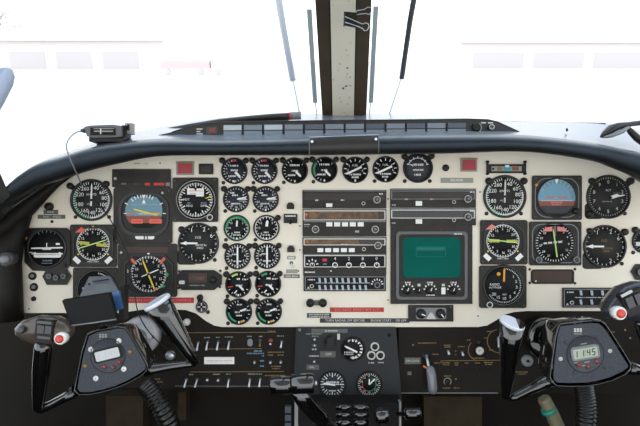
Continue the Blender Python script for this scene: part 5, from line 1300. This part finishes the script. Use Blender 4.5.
for x, y, m in ((559.5, 358.3, 'offwhite'), (608.7, 350.3, 'offwhite'), (564.8, 341.8, 'darkgrey'), (595.5, 337, 'darkgrey'), (604, 367, 'darkgrey'), (573.5, 372, 'darkgrey')): screw(t, x, y, 2.1 if m == 'offwhite' else 1.7, D, m, 'face_screw', fp)
b = MB(t); b.tube([W(551.5, 379, YR+.01), W(541, 384, YR+.012), W(527, 391, YR+.012), W(516, 396.5, YR+.008), W(510, 398.5, YR+.006)], [.0125, .0095, .0075, .007, .005], 'gloss', 14); b.build('spoke')
pa, pb = W(505.5, 398.5, YR+.004), W(512, 323, YR-.034)
b = MB(t); cyl_lathe(b, pa, pb, [(0, .004), (.03, .0075), (.25, .0105), (.5, .0135), (.75, .0165), (1, .0192)], 'gloss', 24); gl = b.build('grip')
b = MB(t); nn = ((pb-pa).normalized()+Vector((.32, -.06, 0))).normalized()
b.tube([pb-nn*.003, pb+nn*.0015, pb+nn*.0025], [.0192, .0198, .0185], 'capwhite', 28); b.build('grip_cap', gl)
b = MB(t); b.tube([W(627, 367.5, YR+.01), W(637, 369.5, YR+.012), W(650, 372, YR+.01), W(662, 372, YR+.008)], [.0115, .009, .0075, .006], 'gloss', 14); b.build('spoke')
b = MB(t); cyl_lathe(b, W(661, 374, YR+.005), W(642, 318, YR-.03), [(0, .006), (.05, .0095), (.3, .0125), (.6, .0145), (.9, .0145), (1, .013)], 'gloss'); b.build('grip')
hR = head(t, [(606.5, 312), (609, 306), (617, 295), (625, 287), (638, 282.5), (652, 282), (662, 288), (664, 300), (658, 314), (646, 322), (634, 322), (622, 320.5), (611, 319.5)], YR-.03, .035, 'headblack')
b = MB(t); onhead(b, 624, 291, 646, 314, YR-.044, .014, 'black', -22); onhead(b, 621, 292.5, 633, 295, YR-.0455, .002, 'offwhite', -28); hb = b.build('switch_block', hR, fix=True)
b = MB(t); onhead(b, 627, 297, 634.5, 308, YR-.048, .006, 'headblack', -22); b.build('trim_rocker', hR, fix=True)
b = MB(t); onhead(b, 636, 293.5, 643.5, 304.5, YR-.048, .006, 'headblack', -22); b.build('trim_rocker', hR, fix=True)
b = MB(t); c0 = W(616, 312, YR-.032); b.tube([c0, c0+Vector((0, -.011, 0)), c0+Vector((0, -.013, 0))], [.0105, .0105, .009], 'white', 22); b.build('button_collar', hR)
b = MB(t); c0 = c0+Vector((0, -.013, 0)); b.tube([c0, c0+Vector((0, -.002, 0)), c0+Vector((0, -.0035, 0))], [.0072, .0066, .004], 'redbutton', 20); b.build('red_button', hR)
b = MB(t); b.tube([W(578, 347, YR+.05), W(541, 335, -.004)], .02, 'gloss', 18); b.build('shaft')
b = MB(t); cA, cB = W(542, 336, -.004), W(542, 336, -.004)+Vector((0, -.03, 0))
b.tube([cA, cB, cB+Vector((0, -.004, 0)), cB+Vector((0, -.0045, 0))], [.042, .04, .036, .02], 'gloss', 30); b.build('shaft_collar')

# ================================================================== LOOSE THINGS
t = thing('vent_nozzle', 'round grey air vent on the dark left wall beside the far left attitude gauge', 'vent', 6, 259, -.03, 0)
b = MB(t); c0 = W(6.5, 259, -.06); b.tube([c0+Vector((-.004, .025, 0)), c0, c0+Vector((.001, -.006, 0))], [.012, .014, .011], 'darkgrey', 20); b.build('vent_ring')
b = MB(t); b.tube([c0+Vector((.001, -.006, 0)), c0+Vector((.0015, -.011, 0)), c0+Vector((.002, -.014, 0))], [.0095, .007, .003], 'grey', 16); b.build('vent_ball')

# small instrument on the glareshield with cable
t = thing('magnetic_sensor', 'small grey instrument with slot window lying on the left end of the glareshield', 'instrument', 106, 132, -.02, 0)
Y = -.02
b = MB(t); pl = [(84, 127), (90, 125.5), (113, 124.6), (121, 126), (121.5, 136.5), (113, 137.3), (92, 137.6), (87, 136.2)]
n = len(pl); f1 = [W(x, y, Y-.02) for x, y in pl]; f2 = [v+Vector((0, .05, .006)) for v in f1]
b.add([v-b.loc for v in f1+f2], [tuple(range(n)), tuple(range(2*n-1, n-1, -1))]+[(i, (i+1) % n, n+(i+1) % n, n+i) for i in range(n)], 'midgrey')
onhead(b, 89, 137, 121, 141.5, Y-.015, .04, 'black'); bd = b.build('case', fix=True)
b = MB(t); onhead(b, 90.3, 127.6, 115, 135, Y-.022, .004, 'dial'); onhead(b, 94, 130.6, 113, 131.8, Y-.0226, .001, 'palegrey'); onhead(b, 100, 128.5, 101.2, 134, Y-.0228, .001, 'offwhite'); onhead(b, 93.5, 128.3, 114, 129, Y-.0226, .001, 'palegrey'); b.build('window', fix=True)
b = MB(t); b.tube([W(81, 130.6, Y-.01), W(84, 130.5, Y-.01), W(86, 130.5, Y-.01)], [.003, .0048, .005], 'darkgrey', 12); b.build('cable_plug')
b = MB(t); onhead(b, 121.5, 125.2, 125, 137, Y-.012, .03, 'black'); onhead(b, 125, 123, 132.5, 134, Y-.002, .012, 'edgegrey'); onhead(b, 127, 124.5, 129, 130, Y-.004, .004, 'black'); b.build('connector_block', fix=True)
b = MB(t); b.tube([W(x, y, yy) for x, y, yy in catmull([(82, 131, -.03), (76, 132.5, -.06), (69.5, 138, -.09), (66.5, 145, -.11), (67.5, 152, -.115), (71, 161, -.11), (76, 172, -.09), (79.5, 180, -.05), (81.5, 185, -.02)], 5)], .0012, 'grey', 6); b.build('thin_cable')
b = MB(None); b.tube([W(x, y, yy) for x, y, yy in catmull([(94, 199, -.012), (98, 204, -.015), (105, 212, -.02), (114, 226, -.02), (122, 242, -.02), (128, 256, -.02), (131, 275, -.025), (135, 298, -.03), (139, 315, -.04), (149, 332, -.05), (162, 345, -.06), (175, 355, -.06)], 5)], .0011, 'black', 6)
tagm(b.build('thin_cord'), 'thin black cord hanging across the pilot gauges down to the left yoke', 'cord')

# dark fitting at right end of the glareshield
t = thing('hooded_fitting', 'dark blue grey curved hooded fitting at the right end of the glareshield', 'fitting', 620, 132, -.03, 0)
b = MB(t); b.tube([W(601.5, 137, -.02), W(605, 133.5, -.02), W(611, 129, -.02), W(618, 126.3, -.02), W(628, 124.5, -.02), W(641, 122.8, -.02), W(655, 122, -.02)], [.003, .006, .0085, .0075, .005, .005, .006], 'cover', 12, squash=1.6); b.build('hood')
b = MB(t); b.tube([W(604, 137.5, -.03), W(612, 135.5, -.03), W(622, 131.5, -.03), W(628, 127.5, -.03)], [.002, .004, .0045, .003], 'grey', 10, squash=2); b.build('liner')
b = MB(t); b.tube([W(627, 127, -.03), W(631, 132, -.03), W(637, 138, -.03), W(648, 146, -.03)], [.004, .006, .007, .007], 'black', 10); b.build('strut')
for x, y, lab in ((567, 128.5, 'small dark stud on the pale right part of the glareshield deck, nearer the windscreen'), (582.5, 135.5, 'small dark stud on the right part of the glareshield deck, nearer the padded roll')):
    t = thing('deck_stud', lab, 'stud', x, y, .02, 0)
    b = MB(t); c0 = W(x, y+.8, .03); b.tube([c0+Vector((0, 0, -.004)), c0+Vector((0, 0, .001)), c0+Vector((0, 0, .0025))], [.0022, .002, .001], 'black', 10); b.build('stud')

# ================================================================== move the cockpit into the world (board reclined, pilot looks down at it)
M = Matrix.Translation((0, 0, EYE)) @ Matrix.Rotation(-PITCH, 4, 'X') @ Matrix.Translation((0, 1, 0))
for o in list(C.objects):
    if o.parent is None and o not in EXT:
        o.matrix_world = M @ Matrix.Translation(o.location)

# ================================================================== OUTSIDE (world frame)
def wbm(name, m, boxes):
    b = MB(None)
    for x0, y0, z0, x1, y1, z1 in boxes:
        b.hexa([(x0, y0, z0), (x1, y0, z0), (x1, y1, z0), (x0, y1, z0), (x0, y0, z1), (x1, y0, z1), (x1, y1, z1), (x0, y1, z1)], m)
    return b.build(name, fix=True)
b = MB(None); b.add([(-600, -200, 0), (600, -200, 0), (600, 900, 0), (-600, 900, 0)], [(0, 1, 2, 3)], 'apron')
g = b.build('ground'); g['kind'] = 'structure'
def ext_thing(name, label, cat, loc, group=None):
    o = bpy.data.objects.new(name, None); C.objects.link(o); o.location = loc; o['label'] = label; o['category'] = cat
    if group: o['group'] = group
    return o
for x, w, y, h, lab, md in ((-62, 44, 135, 7, 'washed out white hangar beyond the left pane of the windscreen', 'hangar_door'), (70, 60, 150, 7, 'washed out white hangar beyond the right pane of the windscreen', 'hangar_door')):
    o = ext_thing('hangar', lab, 'building', (x, y, 0), 'hangars beyond the windscreen')
    q = wbm('wall', 'hangar', [(-w/2, 0, 0, w/2, 20, h)]); q.parent = o
    b = MB(None); b.add([(-w/2, -1, h), (w/2, -1, h), (w/2, 10, h+3), (-w/2, 10, h+3), (w/2, 21, h), (-w/2, 21, h)], [(0, 1, 2, 3), (3, 2, 4, 5), (0, 3, 5), (1, 4, 2)], 'hangar'); q = b.build('roof', fix=True); q.parent = o
    for k in range(3):
        xx = -w/2+4+k*(w-8)/3; q = wbm('door', md, [(xx, -.1, 0, xx+(w-8)/3-3, 0, h*.62)]); q.parent = o
o = ext_thing('fuel_truck', 'faint red stripe vehicle parked far out beyond the left pane', 'vehicle', (-22, 85, 0))
q = wbm('tank', 'hangar_red', [(-4, 0, 1.0, 4, 2.2, 2.2)]); q.parent = o
q = wbm('cab', 'hangar', [(4.2, 0, .8, 6.4, 2.2, 2.6)]); q.parent = o
for xx in (-3, 2.5, 5.3):
    b = MB(None); b.tube([(xx, -.1, .5), (xx, .3, .5)], .5, 'hangar_door', 14); q = b.build('wheel'); q.parent = o
for k, (x, y, h, lab) in enumerate(((-74, 118, 15, 'tree coloured pale as if in haze at the far left beyond the windscreen'), (-100, 160, 18, 'smaller tree coloured pale as if in haze behind the left hangar'))):
    o = ext_thing('tree', lab, 'tree', (x, y, 0), 'trees beyond the windscreen')
    b = MB(None); b.tube([(0, 0, 0), (0, 0, h*.35)], [.45, .3], 'foliage', 8); q = b.build('trunk'); q.parent = o
    b = MB(None)
    def branch(p, d_, L, r_, lv):
        e2 = p+d_*L; b.tube([p, p.lerp(e2, .5)+Vector((random.uniform(-.1, .1)*L, 0, random.uniform(-.05, .1)*L)), e2], [r_, r_*.8, r_*.6], 'foliage', 5)
        if lv == 0: return
        for _ in range(3):
            dd = (d_+Vector((random.uniform(-1, 1), random.uniform(-1, 1), random.uniform(-.25, .6)))*.75).normalized()
            branch(e2, dd, L*random.uniform(.6, .8), r_*.6, lv-1)
    for _ in range(4): branch(Vector((0, 0, h*.34)), Vector((random.uniform(-.7, .7), random.uniform(-.7, .7), 1)).normalized(), h*.22, .26, 4)
    q = b.build('branches'); q.parent = o
# left engine with propeller
def ray(px, py, dist):
    v = Vector(((px-320)/500, 1, (213-py)/500)); v = Matrix.Rotation(-PITCH, 3, 'X') @ v
    return Vector((0, 0, EYE))+v*dist
tip = ray(10, 69, 3.0); root_ = tip+Vector((-.80, 0, -1.0))
pr = ext_thing('propeller_engine', 'engine with blue grey propeller blade tip showing at the left edge through the windscreen', 'engine', root_)
for k in range(3):
    ax = (tip-root_); L = ax.length; ax.normalize()
    ax = Matrix.Rotation(k*2*PI/3, 3, 'Y') @ ax; sd = ax.cross(Vector((0, 1, 0))).normalized()
    rows = []
    for a, hw in ((.12, .04), (.3, .075), (.6, .085), (.85, .078), (.94, .07), (.98, .05), (1.0, .015)):
        c0 = ax*L*a; tw = Vector((0, .03*(1-a)+.01, 0)); hw *= .8; rows.append([c0-sd*hw+tw, c0+tw*.3+Vector((0, -.008, 0)), c0+sd*hw-tw, c0+tw*.3+Vector((0, .012, 0))])
    b = MB(None); b.grid(rows, 'prop', closed=True); b.add(rows[-1], [(0, 1, 2, 3)], 'prop')
    sdv = [ax*L*.93-sd*.075+Vector((0, -.016, 0)), ax*L*.93+sd*.075+Vector((0, -.016, 0)), ax*L*.942+sd*.075+Vector((0, -.016, 0)), ax*L*.942-sd*.075+Vector((0, -.016, 0))]
    q = b.build('propeller_blade', fix=True); q.parent = pr
b = MB(None); b.tube([(0, -.12, 0), (0, 0, 0), (0, .15, 0), (0, .26, 0), (0, .32, 0)], [.15, .16, .13, .07, .015], 'engine', 20); q = b.build('spinner', fix=True); q.parent = pr
b = MB(None); b.tube([(0, -2.54, -.05), (0, -1.34, -.06), (0, -.54, -.05), (0, -.13, 0)], [.42, .42, .34, .17], 'engine', 20); q = b.build('cowling', fix=True); q.parent = pr
b = MB(None); b.tube([(0, -1.6, -.3), (0, -1.6, .3-root_.z)], .05, 'grey', 12); q = b.build('landing_gear_leg', fix=True); q.parent = pr
b = MB(None); b.tube([(-.12, -1.6, .3-root_.z), (.12, -1.6, .3-root_.z)], .3, 'rubber', 24); q = b.build('wheel', fix=True); q.parent = pr

# ================================================================== WORLD, CAMERA
w = bpy.data.worlds.new('sky'); bpy.context.scene.world = w; w.use_nodes = True
nt = w.node_tree; bg = nt.nodes['Background']
tc = nt.nodes.new('ShaderNodeTexCoord'); sx = nt.nodes.new('ShaderNodeSeparateXYZ'); rp = nt.nodes.new('ShaderNodeValToRGB')
nt.links.new(tc.outputs['Generated'], sx.inputs[0]); nt.links.new(sx.outputs['Z'], rp.inputs['Fac']); nt.links.new(rp.outputs['Color'], bg.inputs['Color'])
e = rp.color_ramp.elements
e[0].position = .0; e[0].color = (1, .985, .97, 1); e[1].position = 1; e[1].color = (.6, .79, 1.0, 1)
k = e.new(.18); k.color = (.98, .98, .98, 1)
k = e.new(.42); k.color = (.82, .91, 1.0, 1)
bg.inputs['Strength'].default_value = 2.1
cam = bpy.data.cameras.new('camera'); co = bpy.data.objects.new('camera', cam); C.objects.link(co)
cam.sensor_width = 36; cam.lens = 36*500/640; cam.clip_start = .02; cam.clip_end = 2000
co.location = (0, 0, EYE); co.rotation_euler = (PI/2-PITCH, 0, 0)
sc = bpy.context.scene; sc.camera = co
sc.view_settings.view_transform = 'Standard'; sc.view_settings.look = 'None'; sc.view_settings.exposure = 0; sc.view_settings.gamma = 1
